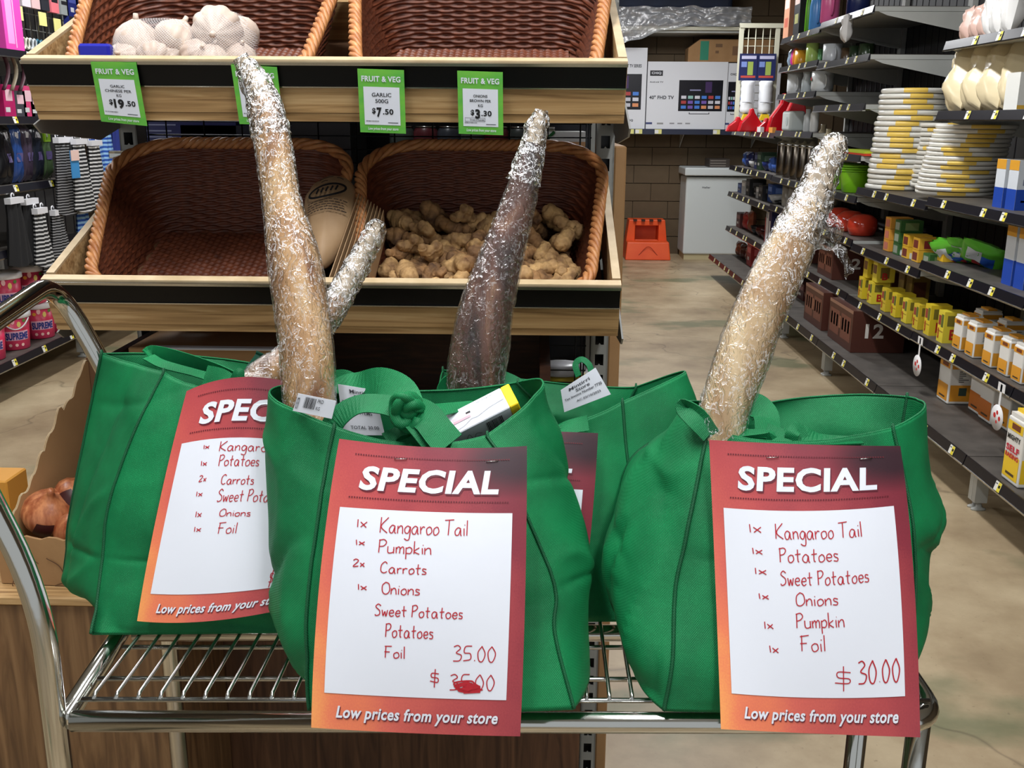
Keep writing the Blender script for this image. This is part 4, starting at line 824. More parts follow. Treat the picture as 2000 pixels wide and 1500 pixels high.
mb=MB();ribbon(mb,[(452,752,1.22,.6),(462,730,1.22,.5),(470,728,1.22,.4),(468,750,1.215,.5)],.01);mb.build('strap_end',bag1)
mb=MB();ribbon(mb,[(478,748,1.3,.3),(492,722,1.32,.1),(508,700,1.33,.2),(512,690,1.33,.3)],.017,m=C(22,66,50,.15));mb.build('handle_strap',bag1)
mb=MB();ribbon(mb,[(1130,735,1.38,.5),(1124,712,1.39,.3),(1136,702,1.39,.5),(1150,712,1.385,.4),(1156,730,1.38,.5)],.009);ribbon(mb,[(1085,842,1.2,1.0),(1110,834,1.195,.6),(1149,826,1.19,.3)],.02);mb.build('handle_strap',bag3)
mb=MB();ribbon(mb,[(895,735,1.33,.6),(872,750,1.31,.5),(866,770,1.3,.5),(878,795,1.28,.6)],.02);mb.build('handle_strap',bag3)
mb=MB();ribbon(mb,[(975,735,1.35,.3),(1000,745,1.35,.4),(1030,760,1.34,.8)],.02);mb.build('handle_strap',bag3)
mb=MB();ribbon(mb,[(1392,850,1.04,.3),(1366,812,1.05,.5),(1338,792,1.06,.8),(1335,800,1.055,.5),(1356,822,1.045,.4),(1385,850,1.04,.3)],.018)
ribbon(mb,[(1400,835,1.05,.4),(1440,846,1.045,.8),(1495,848,1.045,.9),(1500,856,1.04,.6),(1440,862,1.04,.8)],.015);ribbon(mb,[(1495,842,1.05,.5),(1530,852,1.045,.6),(1560,846,1.045,.3),(1600,858,1.04,.9),(1680,860,1.045,1.2)],.02)
ribbon(mb,[(1545,862,1.04,.2),(1548,846,1.04,.1),(1558,838,1.045,.2),(1570,862,1.04,.2)],.014)
ribbon(mb,[(1460,800,1.16,.3),(1475,792,1.15,.2),(1495,810,1.13,.3),(1500,845,1.1,.3)],.03);mb.build('handle_strap',bag4)
# ================================================================= SIGNS
RED=M['red_ink']
def sign(ctrl,label,rows,scrib=False,full=True):
    ctrl=[[P(*p) for p in r] for r in ctrl];fn=patchfn(ctrl);r=thing('special_sign',label,'sign',fn(.5,1),'red price signs on the bags');Wd,Hd=.21,.297
    mb=MB();mb.sheet(fn,22,28,.0004,M['sign'],m2=M['white']);mb.build('paper_sheet',r)
    mb=MB();u0,u1,v0,v1=.06,.925,.245,.882;rect(mb,fn,u0,u1,v0,v1,M['white'],.0010,16,20)
    mb.build('white_panel',r)
    mb=MB();dots=C(92,16,30,.6)
    for v in(.048,.206):
        mb=MB()
        for k in range(62):
            u=.1+.8*k/61;V=[fn(u+.0045*math.cos(a),v+.0032*math.sin(a),.0011) for a in np.linspace(0,6.283,7)[:-1]];mb.add(V,[tuple(range(6))],dots)
        mb.build('dotted_line',r)
    mb=MB();text_on(mb,'SPECIAL',fn,.146,.856,.094,.184,C(96,22,40),.0011,.036,.1);mb.build('heading_shadow',r)
    mb=MB();text_on(mb,'Low prices from your store',fn,.122,.892,.925,.977,C(110,26,40),.0011,.026,.22);mb.build('footer_shadow',r)
    mb=MB();text_on(mb,'SPECIAL',fn,.14,.85,.088,.178,M['white'],.0014,.036,.1);mb.build('heading_lettering',r)
    mb=MB();text_on(mb,'Low prices from your store',fn,.118,.888,.921,.973,M['white'],.0014,.026,.22);mb.build('footer_lettering',r)
    for s,a,b,vb,vt in rows: mb=MB();k_=0 if full else .013;hand(mb,s,fn,Wd,Hd,a,b,vb+k_,vt+k_,RED,.0015,.00105 if vb-vt<.06 else .0013);mb.build('handwriting',r)
    if scrib:
        mb=MB()
        for k in range(4):
            cx,cy=.735,.842;stroke(mb,[(cx+(.055-.008*k)*math.cos(a*1.0)+.012*math.sin(3*a+k),cy+(.016-.002*k)*math.sin(a)+.004*k-.005) for a in np.linspace(k,k+6.3,14)],fn,Wd,Hd,RED,.0016,.0016)
        stroke(mb,[(.69,.835),(.76,.83),(.72,.845),(.8,.838),(.71,.852),(.81,.848),(.72,.86),(.8,.856)],fn,Wd,Hd,RED,.0016,.0018)
        mb.build('scribble',r)
    if full:
        for a in(.30,.78):
            mb=MB();q=fn(a,.055,.002);e=fn(a+.06,.052,.002);mb.tube([fn(a,.055,.0005),q,e,fn(a+.06,.052,.0005)],.0005,M['wirechrome'],5);mb.build('staple',r)
    return r
sign([[(663,857,1.012),(850,874,1.0),(1029,871,1.012)],[(625,1130,.948),(825,1140,.932),(1026,1145,.945)],[(608,1421,.89),(812,1432,.886),(1016,1438,.89)]],'red sign priced 35.00 on the middle front bag, the old price scribbled out',
 [('1x',.155,.205,.312,.275),('Kangaroo Tail',.275,.70,.327,.272),('1x',.16,.205,.375,.352),('Pumpkin',.275,.53,.398,.352),('2x',.16,.215,.45,.425),('Carrots',.295,.515,.468,.43),('1x',.19,.235,.53,.505),('Onions',.31,.49,.54,.5),('Sweet Potatoes',.285,.70,.615,.575),('Potatoes',.34,.565,.685,.64),('Foil',.34,.435,.755,.715),('35.00',.665,.865,.755,.705),('$',.56,.60,.835,.79),('35.00',.655,.865,.85,.8)],True)
sign([[(1385,859,1.018),(1570,868,1.008),(1758,871,1.02)],[(1397,1130,.966),(1592,1140,.948),(1784,1120,.968)],[(1408,1424,.903),(1604,1433,.90),(1797,1440,.903)]],'red sign priced 30.00 on the right front bag, listing foil last',
 [('1x',.185,.245,.325,.288),('Kangaroo Tail',.32,.745,.345,.29),('1x',.195,.245,.40,.372),('Potatoes',.33,.62,.425,.375),('1x',.20,.26,.47,.442),('Sweet Potatoes',.33,.765,.505,.455),('1x',.215,.265,.555,.53),('Onions',.40,.605,.575,.53),('1x',.235,.28,.655,.625),('Pumpkin',.395,.63,.65,.60),('1x',.255,.30,.735,.705),('Foil',.41,.53,.728,.675),('$',.575,.65,.845,.785),('30.00',.69,.90,.835,.765)])
sign([[(365,764,1.178),(520,738,1.166),(690,800,1.175)],[(311,985,1.118),(478,978,1.10),(648,988,1.115)],[(268,1213,1.062),(420,1212,1.052),(596,1180,1.06)]],'red sign on the left bag, partly covered by the middle bag',
 [('1x',.20,.235,.27,.25),('Kangaroo Tail',.30,.75,.285,.245),('1x',.205,.24,.34,.315),('Potatoes',.31,.54,.345,.30),('2x',.215,.255,.405,.38),('Carrots',.345,.53,.42,.38),('1x',.215,.25,.465,.44),('Sweet Potatoes',.345,.75,.49,.44),('1x',.235,.27,.55,.52),('Onions',.375,.55,.55,.52),('1x',.245,.285,.61,.585),('Foil',.385,.49,.62,.575),('$ 30.00',.75,.9,.85,.79)],full=False)
sign([[(845,835,1.185),(1010,840,1.178),(1168,846,1.185)],[(822,1060,1.125),(990,1065,1.115),(1150,1075,1.13)],[(800,1290,1.085),(960,1290,1.078),(1118,1300,1.085)]],'red sign in shadow on the rear bag, only its right edge showing',[('Potatoes',.3,.6,.4,.35)],full=False)
# ================================================================= WRAPPED TAILS
def tail(name_lbl,pts,hide,tip,seed,tipcol='film_tip',flap=None):
    flm='film_c' if hide=='tail_dark' else 'film'
    q=np.array([tuple(P(p[0],p[1],p[2]))+(p[3],) for p in pts]);n=150;c=crom(q,n)
    r=thing('kangaroo_tail',name_lbl,'meat',Vector(c[-1][:3]),'wrapped kangaroo tails')
    def shell(i0,i1,off,nu,nv,amp,fr):
        G=np.zeros((nv,nu,3));up=Vector((0,1,0))
        for j in range(nv):
            f=(i0+(i1-i0)*j/(nv-1))*(n-1);i=int(min(f,n-2));w=f-i;cc=c[i]*(1-w)+c[i+1]*w;t_=(Vector(c[min(i+2,n-1)][:3])-Vector(c[max(i-1,0)][:3])).normalized();x=t_.cross(up).normalized();y=x.cross(t_)
            for k in range(nu):
                a=6.28318*k/nu;d=x*math.cos(a)+y*math.sin(a)*.85;p=Vector(cc[:3])+d*cc[3]
                h=noise.noise(Vector((p.x*12,p.y*12,p.z*7+seed)))*.10*cc[3]+off
                if amp: h+=(abs(noise.noise(Vector((p.x*fr,p.y*fr,p.z*fr*.8+seed))))*1.6-.3)*amp+noise.noise(p*fr*2.3)*amp*.5
                G[j,k]=Vector(cc[:3])+d*(max(.0015,cc[3]+h))
        return G
    t0=tip
    mb=MB();G=shell(t0,1,-.0012,28,110,0,0);mb.grid(G,M[hide],wrap=True)
    for e in(0,-1): mb.add(np.vstack([G[e],G[e].mean(0)[None]]),[(i,(i+1)%28,28) for i in range(28)],M[hide],True)
    mb.build('tail_hide',r)
    mb=MB();G=shell(max(0,t0-.02),1,.0010,64,300,.0009,80);mb.grid(G,M[flm],wrap=True);mb.build('cling_film',r)
    mb=MB();G=shell(0,min(1,t0+.12),.0020,56,130,.0030,75);mb.grid(G,M[tipcol],wrap=True);mb.add(np.vstack([G[0],G[0].mean(0)[None]]),[(i,(i+1)%56,56) for i in range(56)],M[tipcol]);mb.build('bunched_film',r)
    mb=MB();G=shell(0.01,min(1,t0+.06),-.003,24,50,.002,70);mb.grid(G,C(176,160,138,.6),wrap=True);mb.add(np.vstack([G[0],G[0].mean(0)[None]]),[(i,(i+1)%24,24) for i in range(24)],C(176,160,138,.6));mb.build('film_core',r)
    if flap:
        mb=MB();L=crom(np.array([tuple(P(*p[:3]))+tuple(P(*p[3:6])) for p in flap]),60);G=np.zeros((60,16,3))
        for i in range(60):
            for k in range(16):
                p=Vector(L[i][:3]).lerp(Vector(L[i][3:]),k/15);p+=Vector((noise.noise(p*60),noise.noise(p*55+Vector((5,0,0)))*2.2,noise.noise(p*70)))*.006;G[i,k]=p
        mb.grid(G,M['film_flap']);mb.build('loose_film',r)
    return r
tail('thick tan kangaroo tail in film standing tall out of the middle front bag',[(468,112,1.20,.006),(486,140,1.20,.0135),(510,185,1.19,.018),(524,240,1.18,.0205),(536,300,1.17,.0215),(552,400,1.155,.0225),(573,500,1.14,.029),(590,600,1.125,.031),(602,700,1.11,.032),(606,790,1.10,.031),(612,900,1.08,.03),(640,1100,1.05,.028)],'tail_pale',.2,1.)
tail('thin brown kangaroo tail leaning right out of the left bag, behind the tan one',[(742,432,1.36,.006),(730,458,1.36,.0125),(708,500,1.355,.0145),(680,550,1.34,.0165),(650,600,1.325,.019),(612,650,1.31,.0205),(560,710,1.29,.024),(520,740,1.28,.027),(470,800,1.25,.028),(420,900,1.23,.028)],'tail_brown',.4,5.)
M['film_c']=film('sparse_glint_film',thr=.56,scale=120,white=.65,clear=.12,gloss=.5)  # fewer painted glints over the dark tail
tail('dark purplish kangaroo tail leaning in the rear bag before the ginger basket',[(1057,214,1.30,.006),(1053,235,1.30,.010),(1044,270,1.30,.013),(1030,330,1.295,.0175),(1012,400,1.29,.022),(990,470,1.285,.0265),(968,540,1.28,.031),(948,610,1.275,.0355),(938,680,1.27,.038),(932,750,1.265,.038),(940,900,1.25,.036)],'tail_dark',.22,9.)
tail('pale cream kangaroo tail in creased film leaning right out of the right front bag',[(1645,264,1.10,.005),(1632,285,1.10,.013),(1608,330,1.10,.0165),(1592,380,1.095,.0185),(1568,430,1.09,.0225),(1540,490,1.085,.0265),(1512,550,1.08,.0275),(1480,620,1.075,.0285),(1450,700,1.07,.0300),(1425,770,1.065,.0290),(1410,830,1.06,.028),(1410,950,1.05,.027)],'tail_cream',.3,13.,
 flap=[(1600,395,1.08,1622,370,1.085),(1600,430,1.08,1630,400,1.085),(1590,475,1.08,1636,440,1.09),(1575,505,1.08,1640,470,1.09),(1610,490,1.08,1648,480,1.09),(1630,490,1.08,1655,500,1.09),(1645,520,1.08,1663,515,1.09),(1655,548,1.08,1668,535,1.09)])
# ================================================================= DOCKETS AND FOIL BOX
def docket(q4,label,lines,bars=None):
    fn=quadfn(*[P(*p) for p in q4]);mb=MB();mb.sheet(fn,12,12,.0004,M['white'])
    for s,u0,u1,v0,v1 in lines: text_on(mb,s,fn,u0,u1,v0,v1,C(60,60,66,.6),.0014,.01)
    if bars:
        u=bars[0]
        while u<bars[1]:
            b=random.choice((.008,.014,.02));rect(mb,fn,u,u+b,bars[2],bars[3],M['ink'],.0014);u+=b+random.choice((.008,.014))
    return tag(mb.build('paper_docket'),label,'docket','paper dockets in the bags')
docket([(583,768,1.055),(657,783,1.05),(648,818,1.05),(572,802,1.055)],'white barcode sticker at the foot of the tan tail',[('WESTERN',.02,.1,.2,.85),('PKD',.55,.7,.1,.3),('KG',.55,.65,.5,.7)],(.22,.5,.1,.7))
docket([(660,750,1.125),(732,762,1.12),(752,850,1.115),(672,850,1.12)],'white docket behind the strap of the middle bag, left of the knot',[('Mintirri',.3,.85,.06,.14),('Store',.4,.8,.17,.25),('Tax Invoice Number',.06,.9,.3,.37),('TAX ITEMS',.2,.8,.5,.57),('TOTAL 30.00',.2,.9,.8,.87)])
docket([(1095,762,1.33),(1163,718,1.345),(1193,770,1.34),(1102,805,1.33)],'white docket slanting in the rear bag',[('Mintirri',.2,.75,.12,.24),('Store',.35,.7,.28,.4),('Tax Invoice Number 7730',.05,.95,.46,.56),('AC 02/10/2023',.3,.85,.7,.78)])
A,B_,Dq,Cq,E_=P(856,818,1.10),P(985,752,1.10),P(872,858,1.065),P(1006,800,1.065),P(1030,820,1.085)
u=B_-A;v=(Dq-A);w_=(E_-Cq);w_=Vector((w_.x*.6,.028,-.03))
r=thing('foil_box','white and yellow foil carton sticking out of the middle front bag','box',A+v+w_)
mb=MB();mb.hexa([A+u*a+v*b+w_*c for a in(0,.93) for b in(0,1) for c in(0,1)],M['white']);mb.build('sleeve',r,mods=BEV(.0012))
mb=MB();mb.hexa([A+u*a+v*b+w_*c for a in(.93,1.06) for b in(0.0,1.0) for c in(0.0,1.0)],C(240,206,20,.45));mb.build('end_flap',r,mods=BEV(.0012))
fn=planefn(A,u*.93,v);mb=MB();pk_=C(196,160,172);rect(mb,fn,.18,.45,.36,.5,C(216,190,198),.0006);rect(mb,fn,.18,.45,.5,.6,pk_,.0006);rect(mb,fn,.40,.47,.34,.42,M['ink'],.0007)
stroke(mb,[(.1,.9),(.3,.85),(.45,.7),(.55,.72),(.75,.6),(.98,.55)],fn,.07,.03,C(150,150,155),.0007,.0006);text_on(mb,'super strength foil',fn,.6,.85,.1,.18,C(120,120,125),.0007);mb.build('print',r)
n_=(v.cross(u)).normalized();fn2=planefn(A+v,u*.93,w_+v*.0);mb=MB();k=.62
u_=.6
while u_<.86:
    b=random.choice((.006,.01,.014));rect(mb,fn2,u_,u_+b,.15,.75,M['ink'],.0006);u_+=b+.008
stroke(mb,[(.25,.5),(.32,.3),(.36,.6),(.42,.4),(.5,.5)],fn2,.12,.04,M['ink'],.0006,.0008)
mb.build('barcode_print',r)
# ================================================================= RIGHT SHELVING
XF,XB=1.87,2.42
def shelf_bay(y0,y1,levels,label,XF=XF,XB=XB,base=.22,basex=1.72,top=2.35,sgn=1,mesh=False,tags=3):
    f=lambda x:x
    r=thing('shelving_bay',label,'shelving',((XF+XB)/2,(y0+y1)/2,0),'steel shelving bays')
    for y in(y0+.001,y1-.031):
        mb=MB();mb.b2(XB-sgn*.0,XB-sgn*.03,y,y+.03,0,top,M['shelfgrey'] if not mesh else M['cream']);mb.build('upright',r)
        if not mesh or y<y1-.05:
            mb=MB();q=basex+sgn*.06;mb.b2(q-.025,q+.025,y,y+.03,.035,base-.02,M['shelfgrey']);mb.lathe([(.03,0),(.03,.008),(.012,.014),(.012,.04)],M['shelfgrey'],12,(q,y+.015,0),sq=.45);mb.build('foot',r)
    if not mesh:
        mb=MB();mb.b2(XB+sgn*.002,XB+sgn*.012,y0,y1,base,top,M['pegboard'])
        for i in range(10):
            yy=y0+.06+i*(y1-y0-.1)/9;mb.b2(XB-sgn*.001,XB+sgn*.002,yy-.004,yy+.004,base,top,M['stripblack'])
        mb.build('back_panel',r)
    for z,xf in [(base,basex)]+[(l if isinstance(l,tuple) else (l,XF)) for l in levels]:
        mb=MB();mb.b2(xf,XB,y0+.004,y1-.004,z-.003,z,M['shelftop']);mb.b2(xf,XB,y0+.004,y1-.004,z-.028,z-.003,M['shelfgrey']);s=mb.build('shelf',r)
        mb=MB();mb.hexa([(xf-sgn*a,y,zz) for y in(y0+.004,y1-.004) for a,zz in((.001,z+.004),(.006,z+.004),(.001,z-.034),(.016,z-.034))],M['stripblack']);mb.b2(xf-sgn*.019,xf-sgn*.001,y0+.004,y1-.004,z-.04,z-.034,M['wirechrome']);mb.build('ticket_strip',s)
        if z!=base:
            for y in(y0+.002,y1-.006):
                mb=MB();mb.prism([(xf+sgn*.02,y,z-.03),(XB-sgn*.02,y,z-.03),(XB-sgn*.02,y,z-.135),(XB-sgn*.08,y,z-.13),(xf+sgn*.07,y,z-.05)],(0,.004,0),M['shelfgrey']);mb.build('bracket',s)
        rr=random.Random(int(z*1000+y0*77))
        for k in range(tags):
            y=y0+.08+(y1-y0-.2)*(k+rr.random()*.7)/tags;a=.045;fn=planefn((xf-sgn*.0075,y+(a if sgn>0 else 0),z+.002),(0,-sgn*a,0),(-sgn*.0095,0,-.034))
            mb=MB();mb.sheet(fn,2,2,.0008,C(228,228,222));rect(mb,fn,.5,1,0,1,C(226,210,60),.001);rect(mb,fn,.6,.9,.3,.6,M['ink'],.0012);rect(mb,fn,.08,.4,.2,.3,M['ink'],.0012);mb.build('price_label',s)
    return r
shelf_bay(2.71,3.79,[.50,.85,1.15,1.543,1.85],'nearest bay of the right hand shelving, mostly beyond the right edge')
shelf_bay(3.79,4.87,[.499,.848,1.15,1.543,1.85],'right hand shelving bay with foam plates above and flour bags below')
shelf_bay(4.87,5.95,[.495,.80,1.126],'right hand shelving bay with tall plate stack and no shelves above it')
shelf_bay(5.95,7.03,[.50,.82,1.07,1.305,1.594,1.865,2.12],'right hand shelving bay of mugs with the green containers')
shelf_bay(7.03,8.12,[.50,.85,1.07,1.42,1.69,1.89,2.10],'right hand shelving bay of white crockery and steel canisters')
shelf_bay(8.12,9.9,[.50,.83,1.078,1.40],'far end bay of low shelves before the back wall',mesh=True,tags=6,top=1.41)
def col(c,r=.45): return C(*c,r)
def carton(x,y,z,d,w_,h,c,label,cat='box',grp=None,prints=(),texts=(),face='x',sgn=1,name='carton',rz=0,bev=.002):
    """x = face nearest the aisle, y = middle; prints are (face,u0,u1,v0,v1,colour), texts (face,string,u0,u1,v0,v1,colour)"""
    xb=x+sgn*d;mb=MB();mb.b2(x,xb,y-w_/2,y+w_/2,z+.0008,z+h,col(c))
    fx=planefn((x,y+sgn*w_/2,z+h),(0,-sgn*w_,0),(0,0,-h));fy=planefn((min(x,xb),y-w_/2,z+h),(d,0,0),(0,0,-h))
    for p in prints: rect(mb,fx if p[0]=='x' else fy,*p[1:5],col(p[5]),.0008)
    for p in texts: text_on(mb,p[1],fx if p[0]=='x' else fy,*p[2:6],col(p[6]),.0014,.03)
    return tag(mb.build(name),label,cat,grp)
def pillow(c,sz,R,m,label,cat='packet',grp=None,prints=(),name='packet',seed=0):
    c=Vector(c);nu,nv=13,11;mb=MB()
    def pt(u,v,s):
        a=max(0,(1-(2*u-1)**4)*(1-(2*v-1)**4))**.6;p=Vector(((u-.5)*sz[0],s*a*sz[1]/2*(1+.45*noise.noise(Vector((u*4+seed,v*4,s)))+.25*abs(noise.noise(Vector((u*9+seed,v*5,s))))),(v-.5)*sz[2]*(1+.08*noise.noise(Vector((u*6,seed,3))))));return c+R@p
    for s in(-1,1): mb.grid(np.array([[tuple(pt(u,v,s)) for u in np.linspace(0,1,nu)] for v in np.linspace(0,1,nv)]),m)
    for (u0,u1,v0,v1,cc) in prints:
        us=np.linspace(u0,u1,6);vs=np.linspace(v0,v1,6);G=np.array([[tuple(pt(u,v,-1)+R@Vector((0,-.0012,0))) for u in us] for v in vs]);mb.grid(G,col(cc))
    return tag(mb.build(name),label,cat,grp)
RX=lambda a,b=0,c=0:(Matrix.Rotation(c,3,'Z')@Matrix.Rotation(b,3,'Y')@Matrix.Rotation(a,3,'X'))
# plates
def plates(cx,cy,z,n,R_,where,lean=(0,0),h=.0285,seed=0):
    rr=random.Random(seed);src=None
    for i in range(n):
        loc=(cx+lean[0]*i/n+rr.uniform(-.006,.006),cy+lean[1]*i/n+rr.uniform(-.006,.006),z+i*h);lb='white foam plate pack, %s from the bottom of %s'%(ORD[i] if i<20 else 'last',where)
        if src is None:
            src=thing('plate_pack',lb,'plates',loc,'foam plate packs');c=Vector(loc)
            mb=MB();mb.lathe([(R_*.8,.0003),(R_*.97,.003),(R_,.012),(R_*.995,.021),(R_*.97,h-.002),(R_*.9,h-.0003),(.01,h-.002)],mat('white_foam_in_film',(226,224,216),.22,bump=.3,bs=16) if 'foam' not in _mc else _mc['foam'],28,c);_mc['foam']=mb.mats[0];mb.build('plates',src)
            mb=MB();G=np.array([[tuple(c+Vector((rad*math.cos(a),rad*math.sin(a),zz))) for a in np.linspace(3.9,4.6,8)] for rad,zz in((R_*.985,.004),(R_*1.006,.012),(R_*1.002,.021),(R_*.978,h-.001),(R_*.8,h+.0006))]);mb.grid(G,C(232,196,90,.4));mb.build('label',src);src['_']=0;del src['_']
        else: dup(src,loc,lb,rz=rr.uniform(-.35,.5))
yA=yat(1756,2.06,1.2);plates(2.06,yA,1.1265,19,.175,'the tall stack before the green containers',(.0,-.10),.0288,1)
yB=yat(1868,2.07,1.2);plates(2.07,yB+.02,1.1505,16,.185,'the skewed stack beside the blue boxes',(.02,-.12),.021,2)
plates(2.215,yat(1850,2.215,1.3)+.1,1.1505,14,.15,'the stack behind the skewed one',(0,-.05),.0245,3)
# cream bags etc
cb=mat('cream_plastic_bag',(222,206,168),.25,bump=.6,bs=22)
for i,px in enumerate((1878,1905,1930,1958)):
    y=yat(px,1.96,1.6);pillow((1.985+.02*i,y,1.6845),(.17,.17,.32),RX(0.1,.36,1.15),cb,'cream plastic bag leaning on the upper shelf, %s from the left'%ORD[i],grp='cream bags',seed=i,prints=((.3,.6,.35,.5,(214,150,110)),))
carton(1.92,yat(1975,1.92,1.6),1.543,.2,.12,.15,(226,226,220),'white pack with a yellow band at the end of the cream bags',prints=[('y',0,1,.85,.95,(226,180,70)),('y',.2,.6,.4,.5,(60,70,60))])
for i,px in enumerate((1893,1912,1928)): pillow((1.98,yat(px,1.98,1.9),1.93),(.09,.07,.15),RX(.1,.2,1.3),C(206,172,158,.3),'pinkish packet on the topmost right shelf, %s from the left'%ORD[i],grp='pinkish packets',seed=i)
for i,px in enumerate((1945,1962,1985)): pillow((1.99,yat(px,1.99,1.92)+.02,1.975),(.11,.08,.24),RX(.15,.1,1.3),C(222,220,216,.25),'white packet with black marks on the topmost right shelf, %s from the left'%ORD[i],grp='white packets',prints=((.3,.5,.2,.3,(20,20,22)),(.6,.75,.25,.33,(20,20,22))),seed=9+i)
# blue boxes
for i,(px,z,h) in enumerate(((1957,1.15,.20),(1982,1.15,.20),(1975,.848,.25),(1999,.848,.25))):
    y=yat(px,1.96,z+.1);carton(1.95+.0*i,y,z,.11,.085,h,(214,220,226),'blue and white box with an orange top, %s'%('left one of the pair beside the plates','right one of the pair beside the plates','on the shelf under the plates','at the right edge under the plates')[i],grp='blue and white boxes',
      prints=[('x',0,1,.58,1,(26,70,170)),('y',0,1,.58,1,(26,70,170)),('x',0,1,0,.2,(222,160,50)),('y',.2,.6,0,.3,(222,176,60)),('y',.2,.5,.38,.5,(120,130,150)),('y',.2,.6,.8,.84,(210,216,230))])
# tea boxes and flour on the second shelf
pal=[(222,196,44),(226,206,60),(214,188,50)];k=0
for i,px in enumerate((1682,1700,1727,1747,1768,1790,1812,1838)):
    z=.4965;y=yat(px,1.905,.55);w_=.088;h=.125 if i<6 else .15
    carton(1.90 if i else 1.9,y,z,.10,w_*.8,h,pal[i%3],'yellow tea box in the lower row, %s from the left'%ORD[i],grp='yellow tea boxes',prints=[('x',.1,.5,.15,.45,(150,60,50)),('x',.55,.9,.1,.5,(92,104,42)),('y',.15,.6,.12,.45,(120,110,40)),('x',.05,.95,.62,.66,(170,140,30))],texts=[('y','B',.3,.62,.55,.88,(180,34,30)),('x','B',.15,.35,.55,.88,(180,34,30))])
for i,px in enumerate((1690,1708)):
    carton(1.91,yat(px,1.91,.65),.6235,.10,.072,.12,pal[i],'yellow tea box on top of the row at its left end, %s'%('left' if i==0 else 'right'),grp='yellow tea boxes',prints=[('x',.1,.9,.2,.6,(120,80,40)),('y',.2,.7,.3,.8,(120,100,40))],texts=[('y','B',.3,.62,.55,.88,(180,34,30))])
for i,px in enumerate((1735,1760,1775)): carton(2.1,yat(px,2.1,.6),.4965,.1,.09,.17,(150,122,50),'tan patterned box in the row behind the yellow tea boxes, %s from the left'%ORD[i],grp='tan boxes',prints=[('y',.1,.8,.2,.7,(110,60,40))])
def flour(x,y,z,h,w_,label,c=(228,226,220),o=(226,156,44),txt=None,d=.10):
    r=thing('flour_bag',label,'flour',(x+d/2,y,z),'paper flour and sugar bags');mb=MB();mb.b2(x,x+d,y-w_/2,y+w_/2,z+.0008,z+h*.9,col(c,.55))
    fx=planefn((x,y+w_/2,z+h*.9),(0,-w_,0),(0,0,-h*.9));fy=planefn((x,y-w_/2,z+h*.9),(d,0,0),(0,0,-h*.9))
    mb.build('paper_body',r,mods=[('BEVEL',dict(width=.008,segments=3))])
    mb=MB()
    for fn in(fx,fy): rect(mb,fn,.06,.94,.56,.93,col(o),.001,3,3);rect(mb,fn,.06,.94,.06,.2,col(o),.001)
    rect(mb,fx,.3,.8,.08,.17,C(120,60,30),.0015);rect(mb,fx,.25,.75,.84,.88,C(80,60,40),.0015)
    for k in range(6): rect(mb,fy,.35,.35+.3*random.random()+.1,.25+.045*k,.265+.045*k,M['ink'],.0015)
    rect(mb,fy,.4,.7,.62,.8,C(50,70,60),.0015)
    if txt:
        for q,(s,a,b,cc) in enumerate(txt): text_on(mb,s,fx,.12,.88,a,b,C(*cc),.002,.04)
    mb.build('print',r)
    mb=MB();mb.hexa([(x+d*a,y+w_*b,z+h*zz) for a in(.06,.94) for b in(-.44,.44) for zz in(.9,.955)],col(c,.55));mb.hexa([(x+d*a,y+w_*b,z+h*zz) for a in(.3,.7) for b in(-.46,.46) for zz in(.955,1.0)],col(o));mb.build('folded_top',r)
for i,(px,x) in enumerate(((1868,1.91),(1893,1.91),(1927,1.91),(1958,1.91),(1985,1.91),(1905,2.06),(1950,2.06))):
    flour(x,yat(px,x,.55),.4995,.165,.088,'orange sugar bag, %s'%(ORD[i]+' from the left in the front row' if i<5 else ('left' if i==5 else 'right')+' one of the row behind'))
for i,(px,x,l) in enumerate(((1842,1.93,'white and orange flour bag standing alone on the bottom shelf'),(1905,2.0,'orange flour bag on the bottom shelf, left of the round tag'),(1925,1.99,'orange flour bag on the bottom shelf behind the round tag'),(1958,2.02,'white flour bag on the bottom shelf, right of the round tag'))):
    flour(x,yat(px,x,.3),.2205,.24 if i else .235,.13,l,o=(222,150,40) if i in(0,3) else (196,110,40),d=.12)
flour(1.745,yat(1975,1.745,.3),.2205,.27,.13,'yellow and white self raising flour bag at the right edge',o=(240,200,40),txt=[('SELF',.42,.52,(200,30,60)),('RAISING',.54,.62,(200,30,60)),('MIGHTY',.26,.34,(40,40,40))],d=.09)
# soup boxes, green packs on the shelf above
for i,(px,n,c) in enumerate(((1733,3,(224,158,60)),(1752,3,(50,96,46)),(1770,2,(228,180,50)),(1790,2,(226,174,54)),(1812,1,(60,104,50)))):
    y=yat(px,1.95,.9)
    for j in range(n):
        carton(1.95,y,.8015+.062*j,.12,.088,.061,c,'%s soup box, %s from the bottom of the %s pile'%('green' if c[0]<100 else 'orange yellow',ORD[j],ORD[i]),grp='soup boxes',prints=[('x',.1,.8,.2,.85,(206,120,100) if i==0 else ((150,160,140) if c[0]<100 else (120,50,40))),('y',.2,.8,.2,.85,(150,50,50) if c[0]>100 else (120,140,90))])
carton(1.95,yat(1838,1.95,.9),.8485,.1,.07,.10,(232,186,44),'yellow box standing alone beside the green packets',prints=[('x',.2,.8,.2,.7,(190,50,40)),('y',.3,.8,.3,.8,(190,60,40))])
gm=mat('bright_green_packet',(92,176,50),.25,bump=.4,bs=25)
for i in range(5):
    px=1800+22*i;y=yat(px,1.98,.86);pillow((1.99+.015*i,min(y,4.82),.90+.003*i),(.20,.05,.15),RX(.75,.12*i-.2,-1.1+.12*i),gm,'bright green packet on the middle shelf, %s from the left'%ORD[i],grp='green packets',seed=i,prints=((.15,.5,.3,.8,(206,212,214)),(.5,.8,.2,.6,(30,80,170)),(.3,.5,.1,.3,(170,50,50))))
